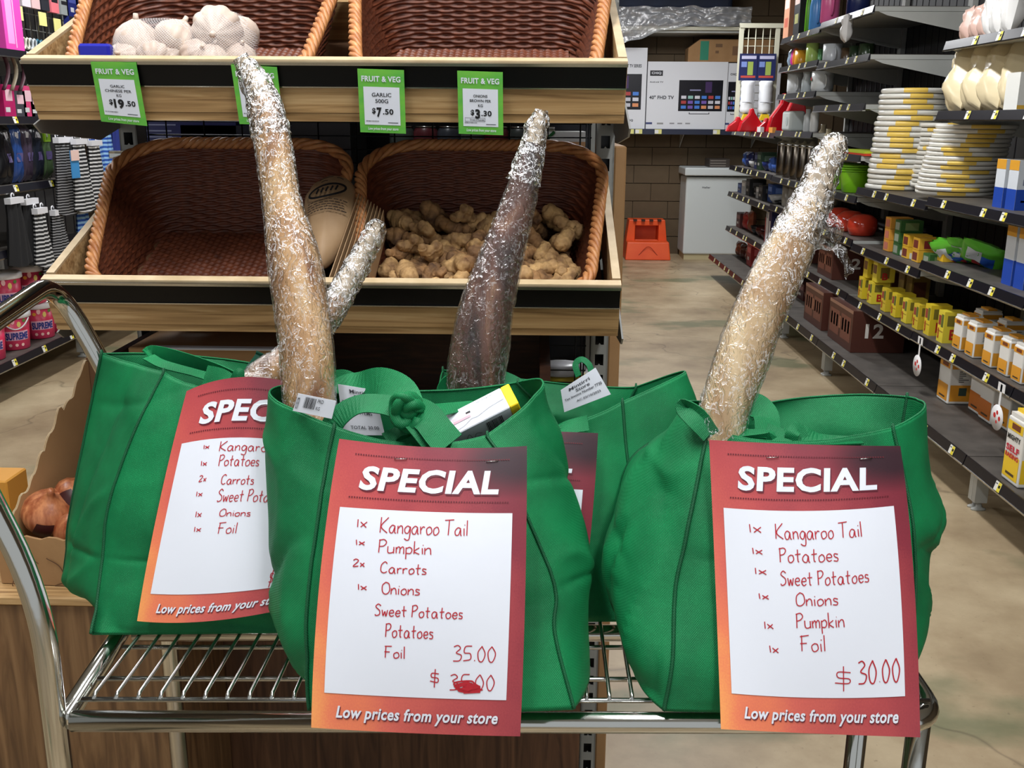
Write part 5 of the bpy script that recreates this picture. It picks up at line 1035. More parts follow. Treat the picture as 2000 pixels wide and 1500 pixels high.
carton(1.96,yat(1765,1.96,.82)-.02,.8015,.14,.2,.03,(190,196,196),'crumpled clear packet at the shelf edge before the green packets',prints=[('x',.1,.5,.2,.8,(230,230,235))])
for i,px in enumerate((1640,1662,1685)):
    y=yat(px,2.0,.9);r=tag(MB().lathe([(.03,0),(.075,.004),(.09,.05),(.085,.1),(.05,.125),(.001,.13)],mat('glossy_red_lid',(196,60,40),.12) if i==0 else _mc['rl'],20,(2.0,y,.8205)).build('food_container'),'glossy red domed container on the shelf left of the soup boxes, %s from the left'%ORD[i],'container','red domed containers');_mc['rl']=r.data.materials[0]
# green tubs, cartons of twelve
lm=C(128,200,30,.3)
for i,px in enumerate((1645,1672)):
    y=yat(px,1.98,1.15);r=thing('food_tub','lime green plastic tub beside the plates, %s'%('left' if i==0 else 'right'),'tub',(1.98,y,1.0705),'lime tubs')
    mb=MB();mb.lathe([(.07,0),(.08,.004),(.098,.12),(.10,.125)],lm,20,(1.98,y,1.0705));mb.build('bowl',r)
    mb=MB()
    for k in range(3): mb.lathe([(.10,.127+.014*k),(.108,.13+.014*k),(.108,.138+.014*k),(.001,.14+.014*k)],lm,20,(1.98,y,1.0705))
    mb.build('lids',r)
for i,(px,z,h,w_,l) in enumerate(((1640,.221,.24,.46,'dark brown carton marked 12 on the bottom shelf'),(1588,.221,.24,.42,'dark brown carton left of the one marked 12'),(1612,.501,.20,.34,'dark brown carton on the shelf above the one marked 12'),(1555,.501,.19,.34,'dark brown carton deeper along the second shelf'))):
    x=1.80 if z<.3 else 1.92;y=yat(px,x,z+.1);carton(x,y,z,.3,w_,h,(78,40,30),l,grp='dark brown cartons',prints=[('x',.06,.46,.2,.8,(116,66,52)),('x',.54,.94,.2,.8,(116,66,52)),('x',0,1,0,.08,(150,110,90))]+[('x',.1+.12*q,.16+.12*q,.3,.6,(150,96,70)) for q in range(7)],texts=[('y','12',.25,.6,.3,.65,(220,214,206))])
# round hanging tags
for i,(px,z) in enumerate(((1797,.499),(1955,.499))):
    y=yat(px,1.845,.45);r=thing('shelf_wobbler','round white and red tag hanging from the shelf edge, %s'%('farther one' if i==0 else 'nearer one'),'tag',(1.845,y,.36),'round hanging tags')
    mb=MB();mb.b2(1.842,1.8435,y-.008,y+.008,.40,.50,C(235,235,235));mb.b2(1.842,1.8435,y-.03,y+.03,.47,.505,C(235,235,235));mb.build('stem',r)
    mb=MB();mb.lathe([(.052,-.0008),(.052,.0008)],C(238,236,236),24,(1.840,y,.365),Matrix.Rotation(math.pi/2,3,'Y'));dd=mb.build('disc',r)
    fn=planefn((1.839,y+.05,.415),(0,-.1,0),(0,0,-.1));mb=MB()
    for (a,b,rr_) in((.3,.45,.11),(.72,.5,.10),(.5,.3,.09),(.5,.68,.07)): V=[fn(a+rr_*math.cos(q),b+rr_*math.sin(q),.0004) for q in np.linspace(0,6.28,11)[:-1]];mb.add(V,[tuple(range(10))],C(206,40,40))
    mb.build('print',dd)
# crockery ---------------------------------------------------------------------
def mug(px,x,z,c,label,r_=.042,h=.10,handle=True,cat='mug',flower=False,prof=None,name='mug',rough=.25):
    y=yat(px,x,z+.04);o=(x,y,z+.0008);t=thing(name,label,cat,o,'cups and jugs on the right shelves');m_=C(*c,rough)
    mb=MB();mb.lathe([(a*r_,b*h) for a,b in(prof or [(.8,0),(.92,.03),(1,.2),(1,1),(.93,1),(.9,.1),(.001,.08)])],m_,20,o);mb.build('body',t)
    if handle:
        mb=MB();mb.tube([(x-.1*r_,y+s_*0-r_*(1.0+.62*math.sin(a)),o[2]+h*(.5-.33*math.cos(a))) for s_ in(0,) for a in np.linspace(.15,3.0,9)],.006,m_,8);mb.build('handle',t)
    if flower:
        fn=planefn((x-r_-.001,y+.03,z+h*.85),(0,-.05,0),(0,0,-.06));mb=MB()
        for a,b,cc in((.5,.4,(200,30,40)),(.35,.5,(190,30,40)),(.62,.55,(176,24,36)),(.9,.6,(40,90,50)),(.15,.75,(40,90,50))): V=[fn(a+.2*math.cos(q),b+.16*math.sin(q),.0006*(1+a)) for q in np.linspace(0,6.28,9)[:-1]];mb.add(V,[tuple(range(8))],C(*cc))
        mb.build('flower_print',t)
mug(1565,1.95,1.89,(236,170,50),'orange mug left of the lime one on the second shelf',.05,.11,False)
mug(1586,1.95,1.89,(176,206,110),'lime green mug beside the orange one',.045,.14,False)
mug(1600,2.0,1.89,(120,190,130),'green handled mug right of the lime one',.035,.10)
mug(1625,1.97,1.865,(196,200,204),'pale grey mug at the start of the nearer bay',.062,.13)
for i,px in enumerate((1655,1672,1692)): mug(px,2.05,1.865,[(84,66,48),(40,60,40),(48,66,44)][i],'dark %s mug on the second shelf, %s from the grey one'%(['brown','green','green'][i],ORD[i]),.045,.10)
mug(1553,1.95,1.69,(226,230,232),'square white mug with loop handle on the third shelf',.062,.15,True)
mug(1576,1.95,1.69,(206,216,220),'white milk jug between the two mugs',.04,.15,False,cat='jug',prof=[(.8,0),(1,.05),(1,.6),(.7,.8),(.9,1),(.8,1),(.6,.8),(.001,.7)],name='milk_jug')
mug(1606,1.95,1.69,(214,218,218),'white mug printed with a red flower',.075,.135,True,flower=True)
y=yat(1546,1.95,1.45);mb=MB();mb.b2(1.9,2.02,y-.12,y+.12,1.4205,1.57,C(206,214,212,.3));fn=planefn((1.9,y+.12,1.57),(0,-.24,0),(0,0,-.15));mb.add([fn(.7+.14*math.cos(q),.5+.22*math.sin(q),.002) for q in np.linspace(0,6.28,13)[:-1]],[tuple(range(12))],C(180,192,190));tag(mb.build('white_appliance',mods=[('BEVEL',dict(width=.02,segments=4))]),'rounded white enamel box on the fourth shelf','container')
for i,(px,c,h) in enumerate(((1577,(196,200,200),.16),(1590,(210,210,206),.18),(1606,(150,140,116),.17),(1617,(190,180,150),.14))): mug(px,1.97,1.42 if px<1600 else 1.3055,c,'%s jar on the fourth shelf, %s right of the white enamel box'%('pale glass' if c[0]>180 else 'amber glass',ORD[i]),.03,h,False,cat='jar',prof=[(.9,0),(1,.05),(1,.7),(.6,.82),(.65,1),(.001,1)],name='jar',rough=.1)
cm=mat('brushed_dark_steel',(120,112,102),.25,1)
for i,px in enumerate((1528,1541,1555,1569,1583)):
    y=yat(px,1.96,1.15);o=(1.96,y,1.0708);t=thing('steel_canister','tall brushed steel canister, %s from the left in its row'%ORD[i],'canister',o,'tall steel canisters')
    mb=MB();mb.lathe([(.046,0),(.048,.004),(.048,.25),(.044,.256),(.001,.258)],cm,18,o);mb.build('body',t)
    mb=MB();mb.lathe([(.049,.24),(.05,.244),(.05,.262),(.02,.27),(.012,.285),(.001,.287)],M['wirechrome'],18,o);mb.build('lid',t)
for i,(px,r_,h) in enumerate(((1538,.045,.16),(1552,.05,.17),(1565,.04,.09),(1575,.04,.09))): mug(px,1.96,.8508 if px<1556 else .8508,(140,134,124),'stainless steel %s under the canisters, %s from the left'%('tumbler' if i<2 else 'cup',ORD[i]),r_,h,i>1,cat='cup',name='steel_cup',rough=.2)
for i,(px,x,z,c,r_,h,l) in enumerate(((1577,1.93,2.10,(110,190,40),.022,.3,'lime green bottle on the top shelf'),(1594,1.93,2.10,(90,160,232),.05,.28,'light blue watering can on the top shelf'),(1620,1.93,2.12,(238,110,170),.06,.28,'pink plastic jug on the top shelf'),(1676,1.95,2.12,(24,34,80),.07,.2,'dark navy tub on the top shelf'))):
    mug(px,x,z,c,l,r_,h,i in(1,2),cat='container',name='plastic_container',prof=[(.85,0),(1,.06),(1,.6),(.8,.85),(.5,1),(.001,1)])
for i,(px,c,l) in enumerate(((1535,(196,140,110),'brown printed card pack at the far end of the top shelf'),(1555,(24,24,28),'black card pack beside the brown one on the top shelf'))):
    carton(1.93,yat(px,1.93,2.2),2.1005,.05,.17,.34,c,l,grp='card packs',prints=[('x',.1,.9,.1,.3,(230,200,190)),('x',.2,.8,.5,.7,(180,90,70) if i==0 else (160,160,100))])
pillow((1.855,yat(1655,1.855,2.1),2.04),(.09,.06,.16),RX(0,0,1.4),C(206,204,202,.4),'white plastic bag hanging over the top shelf edge',cat='plastic bag',name='plastic_bag')
for i,(px,c) in enumerate(((1788,(226,228,230)),(1800,(226,228,230)),(1822,(40,120,50)),(1838,(60,140,60)),(1865,(120,150,130)))): carton(2.0,yat(px,2.0,2.2),2.1205 if px<1 else 2.1205,.1,.10,.12,c,'%s pack high on the top shelf, %s from the left'%('white' if i<2 else 'green',ORD[i]),grp='high packs') if px<1700 else None
for i,px in enumerate((1524,1532,1541,1551)):
    pillow((1.93,min(8.07-.05*i,yat(px,1.93,2.0)),1.957),(.05,.04,.13),RX(0,.3,1.2),C(*[(150,170,190),(120,140,160),(214,60,160),(230,130,60)][i],.3),'%s utensil pack at the far end of the second shelf'%['pale blue','grey blue','magenta','orange'][i],cat='utensil',grp='utensil packs',name='utensil_pack',seed=i)
for i,px in enumerate((1530,1541,1552,1563)): pillow((1.93,yat(px,1.93,2.1),2.12),(.07,.03,.05),RX(0,.3,1.2),C(*[(40,60,120),(180,190,200),(90,100,120),(160,170,180)][i],.3),'%s packet lying at the far end of the top shelf'%['navy','white','slate','silver'][i],grp='small packets',name='small_packet',seed=i) if False else None
carton(2.1,yat(1690,2.1,1.15),1.0705,.12,.22,.24,(24,22,22),'black boxed lunch set behind the lime tubs',prints=[('x',.3,.5,.3,.7,(190,190,190))])
mb=MB();y=yat(1665,1.9,1.34);mb.b2(1.88,2.1,y-.3,y+.3,1.3055,1.318,C(206,60,30));mb.b2(1.88,2.1,y-.29,y+.29,1.3185,1.33,C(180,200,50));tag(mb.build('chopping_boards'),'thin red and lime boards lying on the shelf above the tubs','board')
# lower clutter of the far bays
rr=random.Random(5);kinds=['box','bowl','packet'];cc=[((70,26,24),'dark red'),((30,40,90),'navy'),((26,26,30),'black'),((120,60,40),'rust brown'),((190,190,190),'silver grey'),((44,70,50),'dark green'),((150,40,40),'red'),((60,90,160),'mid blue'),((92,60,44),'brown'),((170,140,60),'mustard')]
def clutter(y0,y1,z,hmax,shelf,pal,n,x=1.93):
    for i in range(n):
        y=y1-(i+.5)*(y1-y0)/n;c,nm=cc[pal[i%len(pal)]];h=rr.uniform(.5,1)*hmax;w_=(y1-y0)/n*.86;k=rr.choice(kinds);lb='%s %s, %s from the far end of %s'%(nm,{'box':'carton','bowl':'bowl','packet':'soft packet'}[k],ORD[i],shelf)
        if k=='box': carton(x+rr.uniform(0,.05),y,z+.0006,.15,w_,h,c,lb,grp='small goods on the far shelves',prints=[('x',.1,.9,.15,.4,[min(255,v+70) for v in c]),('x',.2,.6,.6,.75,(200,196,190)),('y',.2,.8,.2,.5,[min(255,v+60) for v in c])])
        elif k=='bowl': tag(MB().lathe([(w_*.25,0),(w_*.42,h*.25),(w_*.48,h*.5),(w_*.46,h*.5),(w_*.3,h*.2),(.001,h*.15)],col(c,.2),16,(x+w_*.5,y,z+.0006)).build('bowl'),lb,'bowl','small goods on the far shelves')
        else: pillow((x+.06,y,z+.003+h*.5),(w_*.95,.07,h),RX(0,0,1.57+rr.uniform(-.3,.3)),col(c,.25),lb,grp='small goods on the far shelves',seed=i,prints=((.2,.8,.3,.6,(190,186,180)),))
clutter(8.2,9.85,1.078,.16,'the blue shelf, end bay',[7,1,4,1,5,1,7],9)
clutter(8.2,9.85,.83,.15,'the third shelf up, end bay',[7,4,2,2,4,2],9)
clutter(8.2,9.85,.50,.24,'the second shelf, end bay',[0,6,3,2,0],8)
clutter(8.2,9.85,.22,.2,'the bottom shelf, end bay',[3,0,8,6,3],8)
clutter(7.5,8.1,.50,.28,'the second shelf up under the canisters',[4,1,2],3);clutter(7.06,8.1,.22,.2,'the bottom shelf under the canisters',[8,3,2,0],5)
clutter(7.6,8.1,.85,.12,'the shelf with the steel cups',[2,4,2],4);clutter(6.0,7.0,.50,.24,'the second shelf up in the mug bay',[8,0,3],4) if False else None
clutter(6.0,6.95,.82,.1,'the shelf of the red containers',[2,0,2],4,x=2.16)
carton(1.93,yat(1500,1.93,.6),.5008,.1,.2,.28,(30,34,80),'navy box with a white label on the second shelf of the end bay',prints=[('x',.05,.5,.02,.98,(222,222,226)),('x',.6,.85,.3,.8,(222,222,226)),('x',.2,.3,.1,.25,(40,40,50))])
# mesh end with hanging goods
ME=9.88;mx0,mx1=P(1443,150,ME).x,P(1513,150,ME).x
me_=thing('wire_mesh_rack','cream wire mesh rack standing above the red dustpans at the aisle end','rack',((mx0+mx1)/2,ME,1.4005))
for x in(mx0,mx1): mb=MB();mb.b2(x-.02,x+.02,ME-.012,ME+.012,1.401,2.36,M['cream']);mb.build('upright',me_)
for k in range(1,5):
    x=mx0+(mx1-mx0)*k/5;mb=MB();mb.tube([(x,ME,1.42),(x,ME,2.34)],.005,M['cream'],5);mb.build('wire',me_)
for k in range(12):
    z=1.47+.07*k;mb=MB();mb.tube([(mx0,ME+.006,z),(mx1,ME+.006,z)],.0035,M['cream'],5);mb.build('wire',me_)
mb=MB();mb.b2(mx0-.02,mx1+.06,ME-.02,ME+.02,2.33,2.37,M['cream']);mb.build('top_rail',me_)
for i,px in enumerate((1461,1496)):
    xx=P(px,140,ME-.04).x;mb=MB();mb.b2(xx-.085,xx+.085,ME-.05,ME-.035,1.86,2.10,C(26,34,84));fn=planefn((xx-.085,ME-.05,2.10),(.17,0,0),(0,0,-.24))
    rect(mb,fn,.45,.75,.3,.8,C(150,170,80),.001);rect(mb,fn,.1,.4,.3,.5,C(120,140,200),.001);rect(mb,fn,.1,.9,.08,.2,C(190,190,220),.001);rect(mb,fn,.1,.9,.82,.9,C(180,70,60),.001)
    tag(mb.build('card'),'navy printed card hanging on the mesh rack, %s'%('left' if i==0 else 'right'),'card','cards on the mesh')
    o=(xx,ME-.09,1.56);r=thing('ribbed_bottle','white ribbed bottle standing low against the mesh rack, %s'%('left' if i==0 else 'right'),'bottle',o,'white bottles on the mesh');mb=MB();mb.lathe([(.05,0)]+[(.068 if q%2 else .063,.01+.03*q) for q in range(10)]+[(.055,.295),(.001,.297)],C(226,228,232,.4),16,o);mb.build('body',r);mb=MB();mb.b2(xx-.06,xx+.06,ME-.162,ME-.158,1.66,1.665,C(150,152,158));mb.build('mark',r)
    xx=P(px-6,215,ME-.06).x;mb=MB();mb.hexa([(xx+a,ME-.17+c,z) for a in(-.02,.02) for c in(0,.04) for z in(1.43,1.56)],C(40,26,24));mb.hexa([(xx+a*w_,ME-.18+c,z) for a in(-1,1) for c in(0,.06) for z,w_ in((1.50,.05),(1.555,.03))],C(240,200,40,.3));tag(mb.build('brush'),'dark brush with a yellow cap leaning at the foot of the mesh rack, %s'%('left' if i==0 else 'right'),'brush','yellow capped brushes')
rm=mat('glossy_red_plastic',(190,24,36),.15)
for i,(px,Yq,w_,h) in enumerate(((1442,9.1,.20,.13),(1468,9.0,.22,.2),(1498,8.9,.16,.12),(1530,8.75,.26,.32),(1556,8.5,.2,.42))):
    xx=P(px,240,Yq).x;c=Vector((xx,Yq,1.4005));mb=MB();mb.prism([(xx-w_/2,Yq,1.4015),(xx+w_/2,Yq,1.4015),(xx+w_*.42,Yq,1.40+h*.35),(xx+w_*.12,Yq,1.40+h*.8),(xx+w_*.06,Yq,1.40+h),(xx-w_*.05,Yq,1.40+h),(xx-w_*.1,Yq,1.40+h*.75),(xx-w_*.4,Yq,1.40+h*.4)],(0,.09,0),rm);tag(mb.build('dustpan',mods=[('BEVEL',dict(width=.014,segments=3))]),'red plastic dustpan on the end rack, %s from the left'%ORD[i],'dustpan','red dustpans')
for i,px in enumerate((1447,1482,1505)): carton(1.872,yat(px,1.872,1.43),1.4008,.03,.13,.045,[(236,220,110),(226,226,226),(236,160,70)][i],'%s card at the shelf edge under the red dustpans'%['yellow','white','orange'][i],'card',name='card')
# ================================================================= BACK WALL GOODS
r=thing('wall_shelf','dark wall shelf carrying the television boxes','shelf',(1.6,11.4,1.38));mb=MB();mb.b2(.55,2.6,11.22,11.6,1.375,1.402,M['stripblack']);mb.build('board',r)
mb=MB();mb.b2(.55,2.6,11.20,11.219,1.345,1.40,C(40,46,66,.4));st_=mb.build('ticket_strip',r)
for x in(.97,1.06,1.27,1.90): mb=MB();mb.b2(x,x+.075,11.19,11.199,1.35,1.398,C(226,222,140));mb.b2(x,x+.04,11.188,11.19,1.355,1.392,C(232,232,232));mb.build('price_label',st_)
for x in(.8,1.6,2.4): mb=MB();mb.prism([(x,11.6,1.374),(x,11.25,1.374),(x,11.6,1.2)],(.006,0,0),M['shelfgrey']);mb.build('bracket',r)
def tvbox(x0,x1,z1,y,label,img,txt):
    r=thing('television_box',label,'box',((x0+x1)/2,y+.07,1.402),'television boxes');mb=MB();mb.b2(x0,x1,y,y+.14,1.4025,z1,C(226,228,234,.6));mb.build('carton',r)
    W=x1-x0;Hh=z1-1.402;fn=planefn((x0,y,z1),(W,0,0),(0,0,-Hh));mb=MB();rect(mb,fn,*img,C(14,14,26,.3),.001)
    a,b,c,d=img;rq=random.Random(4);pc=[(70,130,220),(220,220,230),(180,60,60),(120,90,180),(230,150,100),(150,200,190),(200,200,210)]
    for i in range(6):
        for j in range(3):
            u=a+(b-a)*(.06+.155*i);v=c+(d-c)*(.5+.16*j);rect(mb,fn,u,u+(b-a)*.115,v,v+(d-c)*.1,C(*rq.choice(pc)),.002)
    rect(mb,fn,a+(b-a)*.25,a+(b-a)*.5,c+(d-c)*.3,c+(d-c)*.34,C(150,150,190),.002);rect(mb,fn,a+(b-a)*.6,a+(b-a)*.75,c+(d-c)*.05,c+(d-c)*.4,C(60,30,90),.002);mb.build('screen_print',r)
    mb=MB()
    for s,u0,u1,v0,v1,bg in txt:
        if bg: rect(mb,fn,u0-.02,u1+.02,v0-.02,v1+.02,C(30,30,36),.001)
        text_on(mb,s,fn,u0,u1,v0,v1,M['white'] if bg else C(50,52,60),.002,.03)
    rect(mb,fn,a+(b-a)*.25,b-(b-a)*.28,d+.02,d+.045,C(60,60,66),.001);rect(mb,fn,a+(b-a)*.27,b-(b-a)*.3,d+.015,d+.035,C(226,228,234),.002)
    rect(mb,fn,.0,.08,.9,.93,C(60,70,120),.001);rect(mb,fn,.14,.22,.905,.93,C(150,150,150),.001)
    for k in range(3): rect(mb,fn,.3+.1*k,.36+.1*k,.905,.925,C(150,150,155),.001)
    mb.build('print',r)
tvbox(1.175,2.03,2.10,11.24,'large white television box on the wall shelf','' or (.40,.95,.27,.73),[('CHiQ',.05,.17,.15,.19,True),('Android TV',.03,.2,.29,.31,False),('40" FHD TV',.03,.34,.50,.555,False)])
tvbox(.45,1.165,2.24,11.25,'white television box partly hidden by the produce stand',(.15,.93,.32,.76),[('SMART TV SERIES',.6,.92,.2,.24,False),('CHiQ',.7,.82,.88,.91,False)])
tvbox(2.035,2.60,2.09,11.26,'white television box behind the mesh rack',(.02,.3,.28,.73),[('CHiQ',.05,.17,.15,.19,False)])
mb=MB();mb.prism([(1.60,11.26,2.101),(2.5,11.26,2.101),(2.5,11.26,2.33),(1.72,11.26,2.33),(1.60,11.26,2.24)],(0,.25,0),M['card']);fn=planefn((1.6,11.259,2.33),(.9,0,0),(0,0,-.23));rect(mb,fn,.14,.24,.08,.92,C(30,130,100),.001);rect(mb,fn,.32,.40,.2,.35,C(110,80,50),.001);rect(mb,fn,.32,.36,.5,.62,C(110,80,50),.001);rect(mb,fn,.52,.8,.3,.7,C(120,86,56),.001);tag(mb.build('carton'),'flat brown carton with a green stripe lying on the television boxes','box')
r=thing('high_wall_shelf','pale steel shelf high on the back wall under wrapped mattresses','shelf',(1.5,11.3,2.42));mb=MB();mb.b2(.5,2.15,11.06,11.6,2.405,2.44,M['cream']);mb.build('board',r)
mb=MB();mb.b2(.5,2.15,11.09,11.6,2.38,2.404,M['shelfgrey']);mb.build('under_rail',r)
nm_=mat('navy_quilted_cloth',(34,46,74),.7,var=.5,vs=4,col2=(22,32,54),bump=.3,bs=10)
mb=MB();mb.b2(.6,2.1,11.1,11.55,2.4405,2.60,nm_);tag(mb.build('mattress',mods=[('BEVEL',dict(width=.04,segments=3))]),'lower navy mattress wrapped in clear film on the high shelf','mattress','rolled mattresses')
mb=MB();mb.b2(.6,2.02,11.12,11.55,2.603,2.85,nm_);tag(mb.build('mattress',mods=[('BEVEL',dict(width=.05,segments=3))]),'upper dark navy mattress resting on the lower one','mattress','rolled mattresses')
G=np.zeros((26,90,3))
for j in range(26):
    for i in range(90):
        x=.62+1.58*i/89;v=j/25;p=Vector((x*3,v*3,0));drop=.02+.30*max(0,1-(x-.62)/.95)**1.5
        if v<.3: y,z=11.07-.02*v,2.66+.0*v
        a=min(1,v*1.5);z=2.63-(.17+drop)*v;y=11.02+.04*noise.noise(Vector((x*5,v*4,1)))+.02*noise.noise(Vector((x*14,v*9,3)));z+=.025*noise.noise(Vector((x*6,v*2,7)))
        G[j,i]=(x,y,z)
mb=MB();mb.grid(G,M['poly']);tag(mb.build('plastic_wrap'),'crumpled clear plastic wrapping draped from the mattresses','plastic wrap')
# freezer
r=thing('chest_freezer','white chest freezer standing against the back wall','freezer',(1.9,11.35,0))
mb=MB();mb.b2(1.625,2.35,11.1,11.56,.06,.90,M['freezer']);mb.build('cabinet',r,mods=[('BEVEL',dict(width=.02,segments=3))])
mb=MB();mb.b2(1.60,2.36,11.05,11.57,.915,1.0,M['freezer']);mb.build('lid',r,mods=[('BEVEL',dict(width=.015,segments=3))])
mb=MB();mb.b2(1.64,2.34,11.12,11.5,.0,.058,C(190,178,140));mb.build('base',r)
fn=planefn((1.80,11.099,.80),(.09,0,0),(0,0,-.02));mb=MB();text_on(mb,'Heller',fn,0,1,0,1,C(110,114,118),.001,.03);mb.build('badge',r)
mb=MB();mb.b2(1.88,2.1,11.2,11.5,1.0005,1.09,C(60,52,46));fn=planefn((1.88,11.199,1.09),(.2,0,0),(0,0,-.09))
for k in range(3): rect(mb,fn,.05,.9,.15+.3*k,.28+.3*k,C(120,112,104),.001)
tag(mb.build('printed_box'),'small dark printed box lying on the freezer lid','box')
# orange step
r=thing('step_stool','orange moulded plastic two tread step by the back wall','step stool',(1.235,11.3,0));x0,x1=.985,1.485;O=M['orange']
def frus(mb,xa,xb,xc,xd,y0,y1,ya,yb,z0,z1,m): mb.hexa([Vector(p) for p in((xa,y0,z0),(xc,ya,z1),(xa,y1,z0),(xc,yb,z1),(xb,y0,z0),(xd,ya,z1),(xb,y1,z0),(xd,yb,z1))],m)
mb=MB();frus(mb,x0,x1,x0+.02,x1-.02,11.02,11.25,11.06,11.25,0,.195,O);mb.build('lower_tread',r,mods=BEV(.012,3))
mb=MB();frus(mb,x0+.0,x0+.12,x0+.05,x0+.12,11.25,11.5,11.25,11.48,0,.42,O);frus(mb,x1-.12,x1,x1-.12,x1-.05,11.25,11.5,11.25,11.48,0,.42,O);mb.b2(x0+.12,x1-.12,11.44,11.48,0,.36,O);mb.b2(x0+.12,x1-.12,11.25,11.29,0,.2,O);mb.b2(x0+.1,x1-.1,11.26,11.48,.355,.42,O);mb.build('upper_tread',r,mods=BEV(.008,2))
mb=MB()
for k in range(4): mb.b2(x0+.095+.09*k,x0+.135+.09*k,11.22,11.30,.405,.424,C(60,24,16))
mb.build('grip_slot',r)
fn=planefn((x0+.1,11.035,.16),(.3,0,0),(0,.0,-.12));mb=MB();stroke(mb,[(.15,.9),(.5,.1),(.85,.9)],fn,.3,.12,C(170,52,20),.004,.008);mb.build('moulded_line',r)
# ================================================================= LEFT SHELVING
LX=-2.85
shelf_bay(3.6,4.9,[.796,1.13,1.49,1.84],'nearest bay of the left shelving, beyond the left edge',XF=LX,XB=-3.4,base=.21,basex=-2.85,sgn=-1)
shelf_bay(4.9,6.2,[(.796,LX),1.13,1.49,1.84],'left shelving bay with pink buckets at its foot',XF=LX,XB=-3.4,base=.21,basex=-2.85,sgn=-1)
shelf_bay(6.2,7.5,[],'left shelving bay with hanging striped clothes',XF=LX,XB=-3.4,base=.21,basex=-2.85,sgn=-1)
PK=[(206,30,74),(214,40,86)];wl=C(226,226,230,.3)
bm_=mat('pink_printed_bucket',(200,28,70),.35,var=.6,vs=14,col2=(226,70,110))
def bucket(px,x,z,label,r_=.095,h=.19,handle=False):
    y=yat(px,x,z+.1);o=Vector((x,y,z));t=thing('detergent_bucket',label,'bucket',o,'pink detergent buckets')
    mb=MB();mb.lathe([(r_*.82,.001),(r_*.86,.004),(r_*.97,h),(.001,h)],bm_,26,o);mb.build('pail',t)
    mb=MB();mb.lathe([(r_*.98,h-.01),(r_*1.08,h-.006),(r_*1.08,h+.018),(r_*1.0,h+.026),(.001,h+.028)],wl,26,o);mb.build('lid',t)
    def cyl(u,v,d=0):
        a=-.25-1.55*(1-u)+.25;a=-1.75+1.75*u;rad=r_*(.865+.105*(1-v))+.001+d;return o+Vector((rad*math.cos(a),rad*math.sin(a),h*(1-v)))
    mb=MB();G=np.array([[tuple(cyl(u,v,.0006)) for u in np.linspace(.1,.95,12)] for v in(.42,.5,.6,.7)]);mb.grid(G,C(232,180,200,.4));text_on(mb,'SUPREME',cyl,.12,.93,.46,.68,C(28,50,130),.0016,.05)
    for q,(a,b) in enumerate(((.25,.2),(.6,.22),(.8,.12),(.4,.12))):
        V=[cyl(a+.07*math.cos(s_),b+.09*math.sin(s_)*(1 if q%2 else .6),.0012) for s_ in np.linspace(0,6.28,9)[:-1]];mb.add(V,[tuple(range(8))],C(*[(240,170,60),(236,214,120),(90,140,60),(244,190,190)][q]))
    for q in range(3): V=[cyl(.25+.22*q+.06*math.cos(s_),.84+.05*math.sin(s_),.0012) for s_ in np.linspace(0,6.28,9)[:-1]];mb.add(V,[tuple(range(8))],C(246,200,190))
    mb.build('print',t)
    if handle: mb=MB();mb.tube([cyl(u,.06+.30*math.sin(math.pi*u),.006) for u in np.linspace(0,1,14)],.004,wl,6);mb.build('handle',t)
bx_=-2.98
bucket(25,bx_,.2115,'pink lidded bucket with a white handle, on the bottom shelf',handle=True);bucket(75,bx_,.2115,'pink bucket on the bottom shelf right of the handled one');bucket(-25,bx_,.2115,'pink bucket cut by the left edge on the bottom shelf')
bucket(8,bx_,.43,'pink lidded bucket stacked on top at the left edge',h=.2);bucket(58,bx_,.43,'pink lidded bucket stacked on top beside the tray end',h=.2)
bucket(105,bx_,.2115,'pink bucket behind the wooden tray end')
# garments
def garment(px,py,x,w_,h,m,label,clips=2,rot=.0,grp='hanging clothes'):
    q=PX(px,py,x);t=thing('hanging_garment',label,'clothing',(x,q.y,q.z-h),grp);mb=MB();nu,nv=15,16
    def pt(u,v,s):
        ww=w_*(.55+.45*v);yy=(u-.5)*ww;return Vector((x+s*.018*(1-(2*u-1)**2)**.5*(1+.5*v)+.006*math.sin(u*19+3*v),q.y+yy,q.z-h*v-.02*math.sin(u*3.14)*v))
    for s in(-1,1): mb.grid(np.array([[tuple(pt(u,v,s)) for u in np.linspace(0,1,nu)] for v in np.linspace(0,1,nv)]),m)
    mb.build('cloth',t)
    mb=MB()
    for k in range(clips):
        y=q.y+(k-(clips-1)/2)*w_*.4/max(1,clips-1 or 1);mb.tube([(x,y+.015*math.cos(a),q.z+.02+.015*math.sin(a)) for a in np.linspace(0,5.6,9)],.004,wl,5)
    mb.b2(x-.01,x+.024,q.y-w_*.3,q.y+w_*.3,q.z-.02,q.z+.012,wl);mb.build('hanger_clip',t)
    return q
bl=mat('black_knit',(16,16,18),.9)
garment(120,272,-2.78,.30,.42,M['bwstripe2'],'dark thin striped garment at the left of the hanging group')
garment(152,275,-2.74,.26,.40,M['bwstripe'],'black and white striped garment with white clips, left of two')
garment(182,278,-2.74,.26,.40,M['bwstripe'],'black and white striped garment with white clips, right of two')
q=PX(150,300,-2.68);mb=MB();mb.b2(-2.70,-2.695,q.y-.05,q.y+.05,q.z-.14,q.z+.02,C(60,140,200));mb.b2(-2.694,-2.69,q.y-.05,q.y+.05,q.z-.04,q.z+.02,C(232,200,190));tag(mb.build('swing_tag'),'blue and white swing tag on the striped garments','tag')
for i,px in enumerate((178,200,225,250)): garment(px,215,-2.95,.26,.50 if i<2 else .36,M['bluestripe'] if i!=2 else C(34,50,130,.8),'%s cloth hanging behind the metal clip, %s from the left'%('blue striped' if i!=2 else 'dark blue',ORD[i]))
